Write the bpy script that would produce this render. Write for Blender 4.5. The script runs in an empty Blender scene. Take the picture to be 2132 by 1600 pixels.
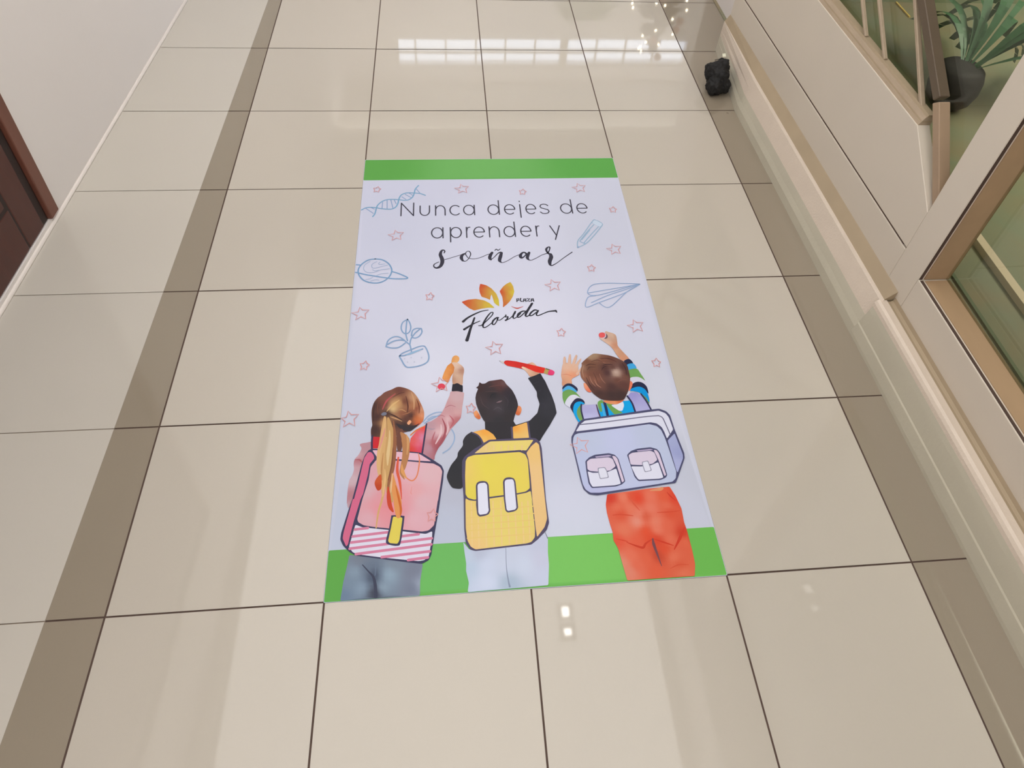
import bpy, bmesh, math, random
from mathutils import Vector, Matrix
from mathutils.geometry import delaunay_2d_cdt

random.seed(7)
scene = bpy.context.scene
COL = scene.collection

# ------------------------------------------------------------------ camera
cam_data = bpy.data.cameras.new('camera')
cam = bpy.data.objects.new('camera', cam_data)
COL.objects.link(cam)
cam.location = (0.71645, -3.31658, 1.73352)
cam.rotation_euler = (Matrix.Rotation(-0.146653, 3, 'Z') @ Matrix.Rotation(0.798441, 3, 'X') @ Matrix.Rotation(0.085168, 3, 'Z')).to_euler()
cam_data.sensor_fit = 'HORIZONTAL'
cam_data.sensor_width = 36.0
cam_data.lens = 36.0 * 1560.646 / 2132.0
cam_data.shift_x = -17.816 / 2132.0
cam_data.shift_y = -326.094 / 2132.0
cam_data.clip_start = 0.05
scene.camera = cam

# ------------------------------------------------------------------ colour management, world
scene.view_settings.view_transform = 'Standard'
scene.view_settings.look = 'None'
scene.view_settings.gamma = 1.0
scene.view_settings.exposure = 0.0
scene.view_settings.use_curve_mapping = False
world = bpy.data.worlds.new('sky')
scene.world = world
world.use_nodes = True
bg = world.node_tree.nodes['Background']
bg.inputs['Color'].default_value = (0.93, 0.96, 1.0, 1)
bg.inputs['Strength'].default_value = 6.0

# ------------------------------------------------------------------ helper for the added area lights (placed further down)
CEIL = 2.75
def area_light(name, loc, sx, sy, watts, colour, rot=(0, 0, 0)):
    l = bpy.data.lights.new(name, 'AREA')
    l.shape = 'RECTANGLE'; l.size = sx; l.size_y = sy
    l.energy = watts; l.color = colour
    o = bpy.data.objects.new(name, l); COL.objects.link(o)
    o.location = loc; o.rotation_euler = rot
    return o
WARM = (1.0, 0.94, 0.87)

# ------------------------------------------------------------------ helpers
def lin(c):
    return c / 12.92 if c <= 0.04045 else ((c + 0.055) / 1.055) ** 2.4
def rgb(r, g, b):
    return (lin(r / 255), lin(g / 255), lin(b / 255), 1.0)
def nodes_of(m):
    m.use_nodes = True
    return m.node_tree.nodes, m.node_tree.links, m.node_tree.nodes['Principled BSDF']
def mat(name, colour, rough=0.5, noise=0.0, scale=6.0, spec=0.5, bump=0.0, metal=0.0, coat=0.0, stretch=None, bscale=None):
    """plain procedural surface: two close tones mixed by noise, optional fine bump"""
    m = bpy.data.materials.new(name)
    n, l, p = nodes_of(m)
    p.inputs['Roughness'].default_value = rough
    p.inputs['Specular IOR Level'].default_value = spec
    p.inputs['Metallic'].default_value = metal
    p.inputs['Coat Weight'].default_value = coat
    p.inputs['Base Color'].default_value = colour
    tc = n.new('ShaderNodeTexCoord')
    src = tc.outputs['Object']
    if stretch:
        mp = n.new('ShaderNodeMapping'); mp.inputs['Scale'].default_value = stretch
        l.new(src, mp.inputs['Vector']); src = mp.outputs['Vector']
    if noise > 0:
        t = n.new('ShaderNodeTexNoise'); t.inputs['Scale'].default_value = scale; t.inputs['Detail'].default_value = 5
        l.new(src, t.inputs['Vector'])
        mx = n.new('ShaderNodeMix'); mx.data_type = 'RGBA'
        mx.inputs['A'].default_value = [c * (1 - noise) for c in colour[:3]] + [1]
        mx.inputs['B'].default_value = [min(1, c * (1 + noise)) for c in colour[:3]] + [1]
        l.new(t.outputs['Fac'], mx.inputs['Factor'])
        l.new(mx.outputs['Result'], p.inputs['Base Color'])
    if bump > 0:
        t = n.new('ShaderNodeTexNoise'); t.inputs['Scale'].default_value = bscale or scale * 12; t.inputs['Detail'].default_value = 3
        l.new(src, t.inputs['Vector'])
        b = n.new('ShaderNodeBump'); b.inputs['Strength'].default_value = bump; b.inputs['Distance'].default_value = 0.004
        l.new(t.outputs['Fac'], b.inputs['Height']); l.new(b.outputs['Normal'], p.inputs['Normal'])
    return m
def emit(name, colour, strength):
    m = bpy.data.materials.new(name)
    n, l, p = nodes_of(m)
    p.inputs['Base Color'].default_value = colour
    p.inputs['Emission Color'].default_value = colour
    p.inputs['Emission Strength'].default_value = strength
    return m
def glass(name, tint, refl=0.05):
    """window pane: tinted see-through with an angle-dependent mirror on top"""
    m = bpy.data.materials.new(name)
    m.use_nodes = True
    n, l = m.node_tree.nodes, m.node_tree.links
    n.remove(n['Principled BSDF'])
    out = n['Material Output']
    tr = n.new('ShaderNodeBsdfTransparent'); tr.inputs['Color'].default_value = tint
    gl = n.new('ShaderNodeBsdfGlossy'); gl.inputs['Roughness'].default_value = 0.02
    lw = n.new('ShaderNodeLayerWeight'); lw.inputs['Blend'].default_value = 0.5
    pw = n.new('ShaderNodeMath'); pw.operation = 'POWER'; pw.inputs[1].default_value = 5
    fr = n.new('ShaderNodeMath'); fr.operation = 'MULTIPLY_ADD'; fr.inputs[1].default_value = 0.9; fr.inputs[2].default_value = refl
    l.new(lw.outputs['Facing'], pw.inputs[0]); l.new(pw.outputs[0], fr.inputs[0])
    mx = n.new('ShaderNodeMixShader')
    l.new(fr.outputs[0], mx.inputs['Fac']); l.new(tr.outputs['BSDF'], mx.inputs[1]); l.new(gl.outputs['BSDF'], mx.inputs[2])
    l.new(mx.outputs['Shader'], out.inputs['Surface'])
    return m

class MB:
    """collects simple shapes into one mesh"""
    def __init__(s): s.v = []; s.f = []; s.mi = []; s.sm = []
    def poly(s, pts, mi=0, smooth=False):
        a = len(s.v); s.v += [tuple(p) for p in pts]; s.f.append(list(range(a, a + len(pts)))); s.mi.append(mi); s.sm.append(smooth)
    def hexa(s, p, mi=0):
        """eight corners: bottom ring then top ring"""
        a = len(s.v); s.v += [tuple(q) for q in p]
        for f in ((3, 2, 1, 0), (4, 5, 6, 7), (0, 1, 5, 4), (1, 2, 6, 5), (2, 3, 7, 6), (3, 0, 4, 7)):
            s.f.append([a + i for i in f]); s.mi.append(mi); s.sm.append(False)
    def box(s, x0, x1, y0, y1, z0, z1, mi=0, fn=None):
        c = [(x0, y0, z0), (x1, y0, z0), (x1, y1, z0), (x0, y1, z0), (x0, y0, z1), (x1, y0, z1), (x1, y1, z1), (x0, y1, z1)]
        s.hexa([fn(*q) if fn else q for q in c], mi)
    def extrude(s, prof, y0, y1, fn, mi=0, smooth=False):
        """profile of (d, z) run along y, with end caps"""
        a = len(s.v); n = len(prof)
        s.v += [fn(d, y0, z) for d, z in prof] + [fn(d, y1, z) for d, z in prof]
        for i in range(n):
            j = (i + 1) % n
            s.f.append([a + i, a + j, a + n + j, a + n + i]); s.mi.append(mi); s.sm.append(smooth)
        s.f.append([a + i for i in range(n)][::-1]); s.mi.append(mi); s.sm.append(False)
        s.f.append([a + n + i for i in range(n)]); s.mi.append(mi); s.sm.append(False)
    def prism(s, ring0, ring1, mi=0):
        a = len(s.v); n = len(ring0); s.v += [tuple(q) for q in ring0] + [tuple(q) for q in ring1]
        for i in range(n):
            j = (i + 1) % n
            s.f.append([a + i, a + j, a + n + j, a + n + i]); s.mi.append(mi); s.sm.append(False)
        s.f.append([a + i for i in range(n)][::-1]); s.mi.append(mi); s.sm.append(False)
        s.f.append([a + n + i for i in range(n)]); s.mi.append(mi); s.sm.append(False)
    def tube(s, pts, rad, seg=8, mi=0, cap=True):
        pts = [Vector(p) for p in pts]; n = len(pts)
        rads = rad if isinstance(rad, (list, tuple)) else [rad] * n
        a = len(s.v); prev = None
        for i, p in enumerate(pts):
            t = (pts[min(i + 1, n - 1)] - pts[max(i - 1, 0)]).normalized()
            if prev is None:
                up = Vector((0, 0, 1)) if abs(t.z) < 0.9 else Vector((1, 0, 0))
                u = t.cross(up).normalized()
            else:
                u = (prev - t * prev.dot(t)).normalized()
            prev = u; w = t.cross(u)
            for k in range(seg):
                q = 2 * math.pi * k / seg
                s.v.append(tuple(p + (u * math.cos(q) + w * math.sin(q)) * rads[i]))
        for i in range(n - 1):
            for k in range(seg):
                k2 = (k + 1) % seg
                s.f.append([a + i * seg + k, a + i * seg + k2, a + (i + 1) * seg + k2, a + (i + 1) * seg + k]); s.mi.append(mi); s.sm.append(True)
        if cap:
            s.f.append([a + k for k in range(seg)][::-1]); s.mi.append(mi); s.sm.append(False)
            s.f.append([a + (n - 1) * seg + k for k in range(seg)]); s.mi.append(mi); s.sm.append(False)
    def lathe(s, prof, cx=0, cy=0, seg=32, mi=0):
        a = len(s.v); n = len(prof)
        for r, z in prof:
            for k in range(seg):
                q = 2 * math.pi * k / seg; s.v.append((cx + r * math.cos(q), cy + r * math.sin(q), z))
        for i in range(n - 1):
            for k in range(seg):
                k2 = (k + 1) % seg
                s.f.append([a + i * seg + k, a + i * seg + k2, a + (i + 1) * seg + k2, a + (i + 1) * seg + k]); s.mi.append(mi); s.sm.append(True)
    def build(s, name, mats, parent=None, recalc=True, loc=None):
        me = bpy.data.meshes.new(name)
        me.from_pydata(s.v, [], s.f)
        for m in (mats if isinstance(mats, (list, tuple)) else [mats]): me.materials.append(m)
        for p, mi, sm in zip(me.polygons, s.mi, s.sm): p.material_index = mi; p.use_smooth = sm
        if recalc:
            bm = bmesh.new(); bm.from_mesh(me); bmesh.ops.recalc_face_normals(bm, faces=bm.faces); bm.to_mesh(me); bm.free()
        o = bpy.data.objects.new(name, me); COL.objects.link(o)
        if loc:
            me.transform(Matrix.Translation(-Vector(loc))); o.location = loc
        if parent:
            o.parent = parent
            if not loc: me.transform(Matrix.Translation(-parent_origin(parent)))
            else: o.location = Vector(loc) - parent_origin(parent)
        return o
ORIG = {}
def parent_origin(o):
    v = Vector(o.location)
    p = o.parent
    while p: v += Vector(p.location); p = p.parent
    return v
def thing(name, label, cat, loc=(0, 0, 0), group=None):
    o = bpy.data.objects.new(name, None); COL.objects.link(o)
    o.location = loc; o.empty_display_size = 0.1
    return tag(o, label, cat, group)
def tag(o, label, cat, group=None):
    o['label'] = label; o['category'] = cat
    if group: o['group'] = group
    return o
def struct(o):
    o['kind'] = 'structure'
    return o
def bevel(o, w, seg=2):
    md = o.modifiers.new('bevel', 'BEVEL'); md.width = w; md.segments = seg; md.limit_method = 'ANGLE'; md.angle_limit = math.radians(40)
    return o

# ------------------------------------------------------------------ measured lines of the place (metres)
T = 0.45                                            # tile pitch
def wall_l(y): return -0.4193 + 0.0557 * y          # foot of the left wall
def seam_l(y): return -0.0593 + 0.0221 * y          # outer edge of the darker floor strip, left
def wall_r(y): return 1.8929 - 0.0167 * y           # foot of the right skirting
def W(d, y, z): return (wall_r(y) + d, y, z)        # point on the shop front: depth d behind the skirting foot
Y0, Y1 = -6.0, 3.6
YC = -0.44                                          # where the shop front steps back
YE = 0.15                                           # far corner of the shop

# ------------------------------------------------------------------ materials
M = {}
M['tile'] = None
def tile_material(name, base, rough, var):
    m = bpy.data.materials.new(name)
    n, l, p = nodes_of(m)
    tc = n.new('ShaderNodeTexCoord')
    t = n.new('ShaderNodeTexNoise'); t.inputs['Scale'].default_value = 1.7; t.inputs['Detail'].default_value = 6; t.inputs['Roughness'].default_value = 0.55
    l.new(tc.outputs['Object'], t.inputs['Vector'])
    f = n.new('ShaderNodeTexNoise'); f.inputs['Scale'].default_value = 160; f.inputs['Detail'].default_value = 2
    l.new(tc.outputs['Object'], f.inputs['Vector'])
    ad = n.new('ShaderNodeMath'); ad.operation = 'MULTIPLY_ADD'; ad.inputs[1].default_value = 0.35
    l.new(f.outputs['Fac'], ad.inputs[0]); l.new(t.outputs['Fac'], ad.inputs[2])
    at = n.new('ShaderNodeAttribute'); at.attribute_name = 'tone'
    ad2 = n.new('ShaderNodeMath'); ad2.operation = 'ADD'
    l.new(ad.outputs[0], ad2.inputs[0]); l.new(at.outputs['Fac'], ad2.inputs[1])
    mx = n.new('ShaderNodeMix'); mx.data_type = 'RGBA'
    mx.inputs['A'].default_value = [c * (1 - var) for c in base[:3]] + [1]
    mx.inputs['B'].default_value = [c * (1 + var) for c in base[:3]] + [1]
    mx.clamp_factor = False
    sb = n.new('ShaderNodeMath'); sb.operation = 'SUBTRACT'; sb.inputs[1].default_value = 0.18
    l.new(ad2.outputs[0], sb.inputs[0]); l.new(sb.outputs[0], mx.inputs['Factor'])
    # tiny dark scuffs
    v = n.new('ShaderNodeTexVoronoi'); v.inputs['Scale'].default_value = 2.3; v.inputs['Randomness'].default_value = 1.0
    l.new(tc.outputs['Object'], v.inputs['Vector'])
    lt = n.new('ShaderNodeMath'); lt.operation = 'LESS_THAN'; lt.inputs[1].default_value = 0.012
    l.new(v.outputs['Distance'], lt.inputs[0])
    mul = n.new('ShaderNodeMath'); mul.operation = 'MULTIPLY'; mul.inputs[1].default_value = 0.35
    l.new(lt.outputs[0], mul.inputs[0])
    mx2 = n.new('ShaderNodeMix'); mx2.data_type = 'RGBA'
    l.new(mul.outputs[0], mx2.inputs['Factor']); l.new(mx.outputs['Result'], mx2.inputs['A']); mx2.inputs['B'].default_value = (0.10, 0.07, 0.05, 1)
    l.new(mx2.outputs['Result'], p.inputs['Base Color'])
    p.inputs['Roughness'].default_value = rough
    p.inputs['IOR'].default_value = 1.52; p.inputs['Specular IOR Level'].default_value = 0.18
    p.inputs['Coat Weight'].default_value = 0.95; p.inputs['Coat Roughness'].default_value = 0.035; p.inputs['Coat IOR'].default_value = 1.5
    return m
M['tile'] = tile_material('polished_tile', (0.50, 0.456, 0.394, 1), 0.28, 0.035)
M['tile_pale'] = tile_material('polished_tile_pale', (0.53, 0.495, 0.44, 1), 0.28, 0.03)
M['tile_dark'] = tile_material('polished_tile_dark', (0.275, 0.232, 0.176, 1), 0.28, 0.05)  # darker tone of the floor strips along both sides
M['grout'] = mat('grout', rgb(84, 66, 58), 0.9, 0.25, 30)
M['grout_pale'] = mat('grout_pale', rgb(140, 126, 112), 0.9, 0.2, 30)
M['plaster'] = mat('wall_paint', rgb(226, 220, 217), 0.55, 0.03, 2.0, bump=0.08, bscale=60)
M['ceiling'] = mat('ceiling_paint', rgb(228, 224, 216), 0.8, 0.02, 2.0)
M['white_frame'] = mat('painted_frame', rgb(206, 196, 182), 0.35, 0.03, 5.0, bump=0.05, bscale=90)
M['skirt'] = mat('skirting_paint', rgb(188, 182, 164), 0.35, 0.07, 7.0, bump=0.12, bscale=80)
M['skirt_top'] = mat('skirting_cap', rgb(208, 194, 179), 0.45, 0.06, 14.0, bump=0.3, bscale=150)
M['ledge'] = mat('dusty_shaded_ledge', rgb(160, 143, 118), 0.7, 0.12, 9.0)  # brown tone: some dust, plus shade beside the rail put into the colour
M['sill'] = mat('brown_sill', rgb(166, 138, 108), 0.4, 0.12, 5.0, stretch=(3, 0.6, 3))
M['gasket'] = mat('gasket', rgb(74, 56, 48), 0.7, 0.1, 20)
M['trim'] = mat('worn_trim', rgb(168, 150, 128), 0.5, 0.16, 16, stretch=(4, 1, 4))
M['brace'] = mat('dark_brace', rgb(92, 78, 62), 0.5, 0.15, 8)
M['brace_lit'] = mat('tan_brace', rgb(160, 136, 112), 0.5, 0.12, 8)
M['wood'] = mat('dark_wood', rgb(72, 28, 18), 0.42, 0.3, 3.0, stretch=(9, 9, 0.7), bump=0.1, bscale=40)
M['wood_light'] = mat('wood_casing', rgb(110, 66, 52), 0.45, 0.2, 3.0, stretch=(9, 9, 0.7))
M['wood_shadow'] = mat('wood_rebate_shade', rgb(34, 14, 9), 0.6, 0.2, 4.0)  # groove shade painted as a near-black wood colour
M['pane'] = glass('shop_glass', (0.79, 0.80, 0.74, 1))
M['black'] = mat('black_plastic', rgb(11, 10, 12), 0.7, 0.3, 30, bump=0.3, bscale=60)

# ------------------------------------------------------------------ floor: one object, every tile its own slab face on a bed of grout
def build_floor():
    b = MB(); tones = []
    rnd = random.Random(11)
    def quad(p, mi, tilt, tone):
        cx = sum(q[0] for q in p) / 4; cy = sum(q[1] for q in p) / 4
        b.poly([(x, y, tilt[0] * (x - cx) + tilt[1] * (y - cy)) for x, y in p], mi); tones.append(tone)
    g = 0.0021
    j0, j1 = math.floor(Y0 / T), math.ceil(Y1 / T)
    for j in range(j0, j1):
        ya, yb = j * T + g * 0.9, (j + 1) * T - g * 0.9
        for i in range(0, 4):
            quad([(i * T + g, ya), ((i + 1) * T - g, ya), ((i + 1) * T - g, yb), (i * T + g, yb)], 0, (rnd.uniform(-1, 1) * .0012, rnd.uniform(-1, 1) * .0022), rnd.uniform(-.25, .25))
        tl = (rnd.uniform(-1, 1) * .001, rnd.uniform(-1, 1) * .001)
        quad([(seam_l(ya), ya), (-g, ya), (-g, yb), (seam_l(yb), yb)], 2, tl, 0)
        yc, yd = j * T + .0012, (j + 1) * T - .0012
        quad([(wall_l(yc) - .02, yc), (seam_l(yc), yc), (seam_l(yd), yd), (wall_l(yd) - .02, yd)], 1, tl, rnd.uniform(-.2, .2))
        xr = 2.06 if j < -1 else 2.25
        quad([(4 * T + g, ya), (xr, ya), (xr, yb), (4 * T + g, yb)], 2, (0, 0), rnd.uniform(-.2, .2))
        if j >= 0:
            for i in range(5, 14):
                quad([(i * T + g, ya), ((i + 1) * T - g, ya), ((i + 1) * T - g, yb), (i * T + g, yb)], 0, (0, rnd.uniform(-1, 1) * .0015), rnd.uniform(-.2, .2))
    zb = -0.0016
    b.poly([(seam_l(Y0), Y0 - .1, zb), (6.4, Y0 - .1, zb), (6.4, Y1 + .1, zb), (seam_l(Y1), Y1 + .1, zb)], 3); tones.append(0)
    b.poly([(-1.2, Y0 - .1, zb), (seam_l(Y0), Y0 - .1, zb), (seam_l(Y1), Y1 + .1, zb), (-1.2, Y1 + .1, zb)], 4); tones.append(0)
    o = b.build('floor', [M['tile'], M['tile_pale'], M['tile_dark'], M['grout'], M['grout_pale']], recalc=False)
    a = o.data.attributes.new('tone', 'FLOAT', 'FACE')
    a.data.foreach_set('value', tones)
    return struct(o)
build_floor()

# ------------------------------------------------------------------ left wall with the brown door
DY0, DY1 = -1.458, -3.3          # door casing, far and near edge
def WL(d, y, z): return (wall_l(y) + d, y, z)
def build_left():
    b = MB()
    H = CEIL
    b.box(-.16, 0, DY0, Y1, 0, H, 0, WL)
    b.box(-.16, 0, Y0, DY1, 0, H, 0, WL)
    b.box(-.16, 0, DY1, DY0, 2.12, H, 0, WL)
    b.box(-.16, 0, DY1, DY0, 0, .022, 0, WL)
    struct(b.build('wall_left', M['plaster']))
    b = MB()
    prof = [(0, 0)] + [(.009 * math.cos(math.radians(a)), .011 * math.sin(math.radians(a))) for a in range(0, 91, 15)]
    b.extrude(prof, Y0, Y1, WL, 0, True)
    struct(b.build('baseboard_left', mat('caulk_bead', rgb(222, 214, 208), 0.5, 0.03, 8)))
    d = thing('door_1', 'dark brown wooden panel door set low in the left wall', 'door', WL(0, DY0, .022)); struct(d)
    del d['label']; del d['category']
    b = MB()
    w = .047
    b.box(-.05, .008, DY0 - w, DY0, .022, 2.12, 0, WL)
    b.box(-.05, .008, DY1, DY1 + w, .022, 2.12, 0, WL)
    b.box(-.05, .008, DY1 + w, DY0 - w, 2.12 - w, 2.12, 0, WL)
    bevel(b.build('casing', M['wood_light'], d), .003)
    b = MB()
    ya, yb = DY0 - w, DY1 + w
    s = .10
    b.box(-.09, -.004, yb, ya, .0235, 2.07, 1, WL)                      # core, near-black so the rebate's shade is in its colour
    q0, q1 = yb + .03, ya - .03
    b.box(-.03, -.003, q1 - s, q1, .024, 2.05, 0, WL)                 # stiles and rails
    b.box(-.03, -.003, q0, q0 + s, .024, 2.05, 0, WL)
    b.box(-.03, -.003, q0 + s, q1 - s, .024, .19, 0, WL)
    b.box(-.03, -.003, q0 + s, q1 - s, .95, 1.08, 0, WL)
    b.box(-.03, -.003, q0 + s, q1 - s, 1.93, 2.05, 0, WL)
    bevel(b.build('door_leaf', [M['wood'], M['wood_shadow']], d), .006, 2)
    for z0, z1 in ((.19, .95), (1.08, 1.93)):
        p0, p1 = q0 + s, q1 - s
        b = MB()
        r0 = [WL(-.0038, p0 + .012, z0 + .012), WL(-.0038, p1 - .012, z0 + .012), WL(-.0038, p1 - .012, z1 - .012), WL(-.0038, p0 + .012, z1 - .012)]
        r1 = [WL(-.002, p0 + .06, z0 + .06), WL(-.002, p1 - .06, z0 + .06), WL(-.002, p1 - .06, z1 - .06), WL(-.002, p0 + .06, z1 - .06)]
        b.prism(r0, r1)
        b.build('raised_panel', M['wood'], d)
build_left()

# ------------------------------------------------------------------ right side: skirting, two shop windows, corner pier
PY0, PY1 = -2.06, -1.966          # white post between the two windows
YN = -5.2                         # near end of the shop front
def build_right():
    # near skirting: lip, sloped face, rough cap and hollow up to the frame
    prof = [(0, 0), (.001, .012), (.008, .046), (.011, .05), (.02, .105), (.024, .122)]
    cap = [(.024, .122), (.026, .134), (.031, .142), (.038, .146), (.05, .144), (.06, .143)]
    hol = [(.06, .143), (.068, .141), (.076, .145), (.08, .156)]
    b = MB()
    b.extrude(prof + [(.08, .122), (.08, 0)], YN, PY0 + .03, W, 0)
    b.extrude(cap + [(.06, .122)], YN, PY0 + .035, W, 1)
    b.extrude(hol + [(.08, .122), (.06, .122)], YN, PY0 + .03, W, 2)
    # far skirting: plain face, then a browner sloping ledge back to the rail; it turns in at its far end
    YB = -.9
    def turned(prof, y0, mi):
        b.extrude(prof, y0, YB, W, mi)
        b.prism([W(d, YB, z) for d, z in prof], [W(max(d, .056 + d * .12), YC, z) for d, z in prof], mi)
    turned([(0, 0), (.004, .03), (.012, .05), (.0205, .078), (.08, .078), (.08, 0)], PY0 + .03, 0)
    turned([(.0205, .078), (.03, .105), (.042, .14), (.047, .146), (.051, .146), (.051, .078)], PY0 + .03, 1)
    turned([(.051, .1455), (.08, .178), (.08, .105), (.051, .105)], PY0 + .034, 2)
    struct(b.build('baseboard_right', [M['skirt'], M['skirt_top'], M['ledge']]))

    # near window
    w1 = thing('window_1', '', '', W(.08, PY0, 0)); struct(w1); del w1['label']; del w1['category']
    b = MB()
    b.box(.08, .17, YN, PY0, 0, .27, 0, W)
    b.box(.08, .17, PY0, PY1, 0, 2.3, 0, W)
    b.box(.08, .17, YN, PY0, 2.2, 2.3, 0, W)
    bevel(b.build('frame', M['white_frame'], w1), .0025)
    b = MB()
    b.box(.083, .091, YN, PY0 - .006, .27, .2715, 0, W); b.box(.083, .091, PY0 - .0015, PY0, .27, 2.2, 0, W)
    b.build('gasket', M['gasket'], w1)
    b = MB()
    b.box(.096, .168, YN, PY0 - .008, .27, .2725, 0, W)
    b.box(.096, .168, PY0 - .0035, PY0, .272, 2.2, 0, W)
    b.build('sill', M['sill'], w1)
    b = MB()
    b.box(.158, .166, YN, PY0 - .003, .2735, 2.2, 0, W)
    b.build('pane', M['pane'], w1)

    # far window: rail, gap, panel with one cut corner, worn trim, slanted glazing bars
    w2 = thing('window_2', '', '', W(.08, PY1, 0)); struct(w2); del w2['label']; del w2['category']
    b = MB()
    b.box(.08, .12, PY1, YC, .10, .291, 0, W)
    b.box(.08, .17, PY1, YC, 2.2, 2.3, 0, W)
    b.box(.10, .17, YC - .05, YC, .577, 2.2, 0, W)
    bevel(b.build('rail', M['white_frame'], w2), .002)
    b = MB(); b.box(.0835, .12, PY1 + .02, YC, .291, .2985, 0, W); b.build('gap', M['gasket'], w2)
    ring = [(PY1, .2985), (PY1, .433), (-1.776, .577 + .002), (YC, .577 + .002), (YC, .2985)]
    b = MB()
    b.prism([W(.08, y, z) for y, z in ring], [W(.118, y, z) for y, z in ring])
    bevel(b.build('panel', M['white_frame'], w2), .002)
    b = MB()
    for d0, z0, d1, z1, mi in ((.083, .579, .086, .588, 0), (.088, .588, .09, .593, 1), (.089, .593, .095, .605, 0), (.097, .605, .1, .612, 1)):
        b.prism([W(d0, -1.776, z0), W(d0, YC, z0), W(d1, YC, z1), W(d1, -1.776, z1)], [W(.118, -1.776, z0), W(.118, YC, z0), W(.118, YC, z1), W(.118, -1.776, z1)], mi)
    b.build('trim', [M['trim'], M['ledge']], w2)
    def bar(y0, z0, y1, z1, wd, d0, d1, m, name):
        v = Vector((y1 - y0, z1 - z0)).normalized(); n_ = Vector((-v.y, v.x)) * wd / 2
        q = [(y0 + n_.x, z0 + n_.y), (y0 - n_.x, z0 - n_.y), (y1 - n_.x, z1 - n_.y), (y1 + n_.x, z1 + n_.y)]
        b = MB(); b.prism([W(d0, *k) for k in q], [W(d1, *k) for k in q]); return bevel(b.build(name, m, w2), .002, 1)
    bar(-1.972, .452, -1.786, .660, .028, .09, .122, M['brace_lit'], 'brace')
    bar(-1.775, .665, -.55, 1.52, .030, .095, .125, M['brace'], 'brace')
    bar(-1.735, .60, -.62, 1.64, .012, .10, .114, M['trim'], 'glazing_bar')
    bar(-1.50, .612, -.60, 1.34, .010, .10, .112, M['trim'], 'glazing_bar')
    bar(-1.37, .612, -.60, 1.23, .010, .10, .112, M['trim'], 'glazing_bar')
    b = MB()
    b.box(.126, .132, PY1 + .001, YC, .30, 2.2, 0, W)
    b.build('pane', M['pane'], w2)
    b = MB()
    b.box(.0, .17, YN, YC, 2.3, CEIL, 0, W)
    b.box(.0, .5, -6.0, YN, 0, CEIL, 0, W)
    struct(b.build('wall_right', M['plaster']))
    b = MB()
    b.box(2.09, 2.24, YC, YE, 0, CEIL)
    struct(bevel(b.build('pillar', M['plaster']), .004))
    b = MB()
    b.box(2.24, 5.6, YE - .12, YE, 0, CEIL); b.box(5.6, 5.72, Y0, YE, 0, CEIL)
    struct(b.build('wall_shop', mat('shop_wall', rgb(150, 160, 130), 0.7, 0.1, 3)))
build_right()

# ------------------------------------------------------------------ hall beyond, ceiling
WY = 3.5
def build_hall():
    b = MB()
    b.box(-1.2, 6.4, WY, WY + .15, 0, 2.27); b.box(-1.2, 6.4, WY, WY + .15, 2.585, CEIL)
    b.box(-1.2, .29, WY, WY + .15, 2.27, 2.585); b.box(3.36, 6.4, WY, WY + .15, 2.27, 2.585)
    struct(b.build('wall_back', M['plaster']))
    b = MB(); b.box(6.3, 6.4, YE, WY, 0, .5); b.box(6.3, 6.4, YE, WY, 2.4, CEIL); b.box(6.3, 6.4, YE, .4, .5, 2.4); b.box(6.3, 6.4, 3.3, WY, .5, 2.4)
    struct(b.build('wall_far_right', M['plaster']))
    b = MB(); b.box(6.34, 6.346, .4, 3.3, .5, 2.4); struct(b.build('added_side_window', glass('hall_glass', (0.95, 0.97, 1.0, 1))))  # unseen window added to let daylight onto the far wall
    b = MB(); b.box(-1.2, 6.4, Y0 - .5, WY + .15, CEIL, CEIL + .1); struct(b.build('ceiling', M['ceiling']))
    b = MB(); b.box(-1.2, 6.4, Y0 - .5, Y0 - .4, 0, CEIL); struct(b.build('wall_front', M['plaster']))
    w = thing('window_3', '', '', (.29, WY, 2.27)); struct(w); del w['label']; del w['category']
    b = MB()
    for x in [.29, .47, .78, 1.09, 1.40, 1.71, 2.0, 2.36, 2.67, 2.98, 3.345]: b.box(x, x + .018, WY + .02, WY + .05, 2.27, 2.585)
    b.box(1.985, 2.06, WY, WY + .06, 2.27, 2.585)
    b.box(.29, 3.36, WY + .02, WY + .05, 2.405, 2.43); b.box(.29, 3.36, WY + .02, WY + .05, 2.27, 2.285); b.box(.29, 3.36, WY + .02, WY + .05, 2.57, 2.585)
    b.build('mullions', M['white_frame'], w)
    b = MB(); b.box(.29, 3.36, WY + .06, WY + .066, 2.27, 2.585)
    b.build('pane', glass('frosted_daylight', (0.92, 0.95, 1.0, 1)), w)
build_hall()

# ------------------------------------------------------------------ ceiling lamps, and the lights added for the far wall and shop
spot_glow = emit('spot_lens', (1, .97, .93, 1), 24.0)
metal = mat('lamp_metal', rgb(200, 200, 200), 0.35, 0.03, 10, metal=0.6)
lx0, lx1, ly0, ly1 = -0.42, 1.86, -5.8, 0.603
t = thing('ceiling_light', 'long luminous white ceiling panel above the corridor', 'ceiling light', (lx0, ly0, CEIL))
b = MB()
for q in ((lx0 - .03, lx1 + .03, ly0 - .03, ly0), (lx0 - .03, lx1 + .03, ly1, ly1 + .03), (lx0 - .03, lx0, ly0, ly1), (lx1, lx1 + .03, ly0, ly1)): b.box(*q, CEIL - .02, CEIL)
b.build('frame', M['ceiling'], t)
b = MB(); b.box(lx0, lx1, ly0, ly1, CEIL - .012, CEIL - .002); b.build('diffuser', emit('lamp_diffuser', (1.0, 0.985, 0.965, 1), 1.97), t)
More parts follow.
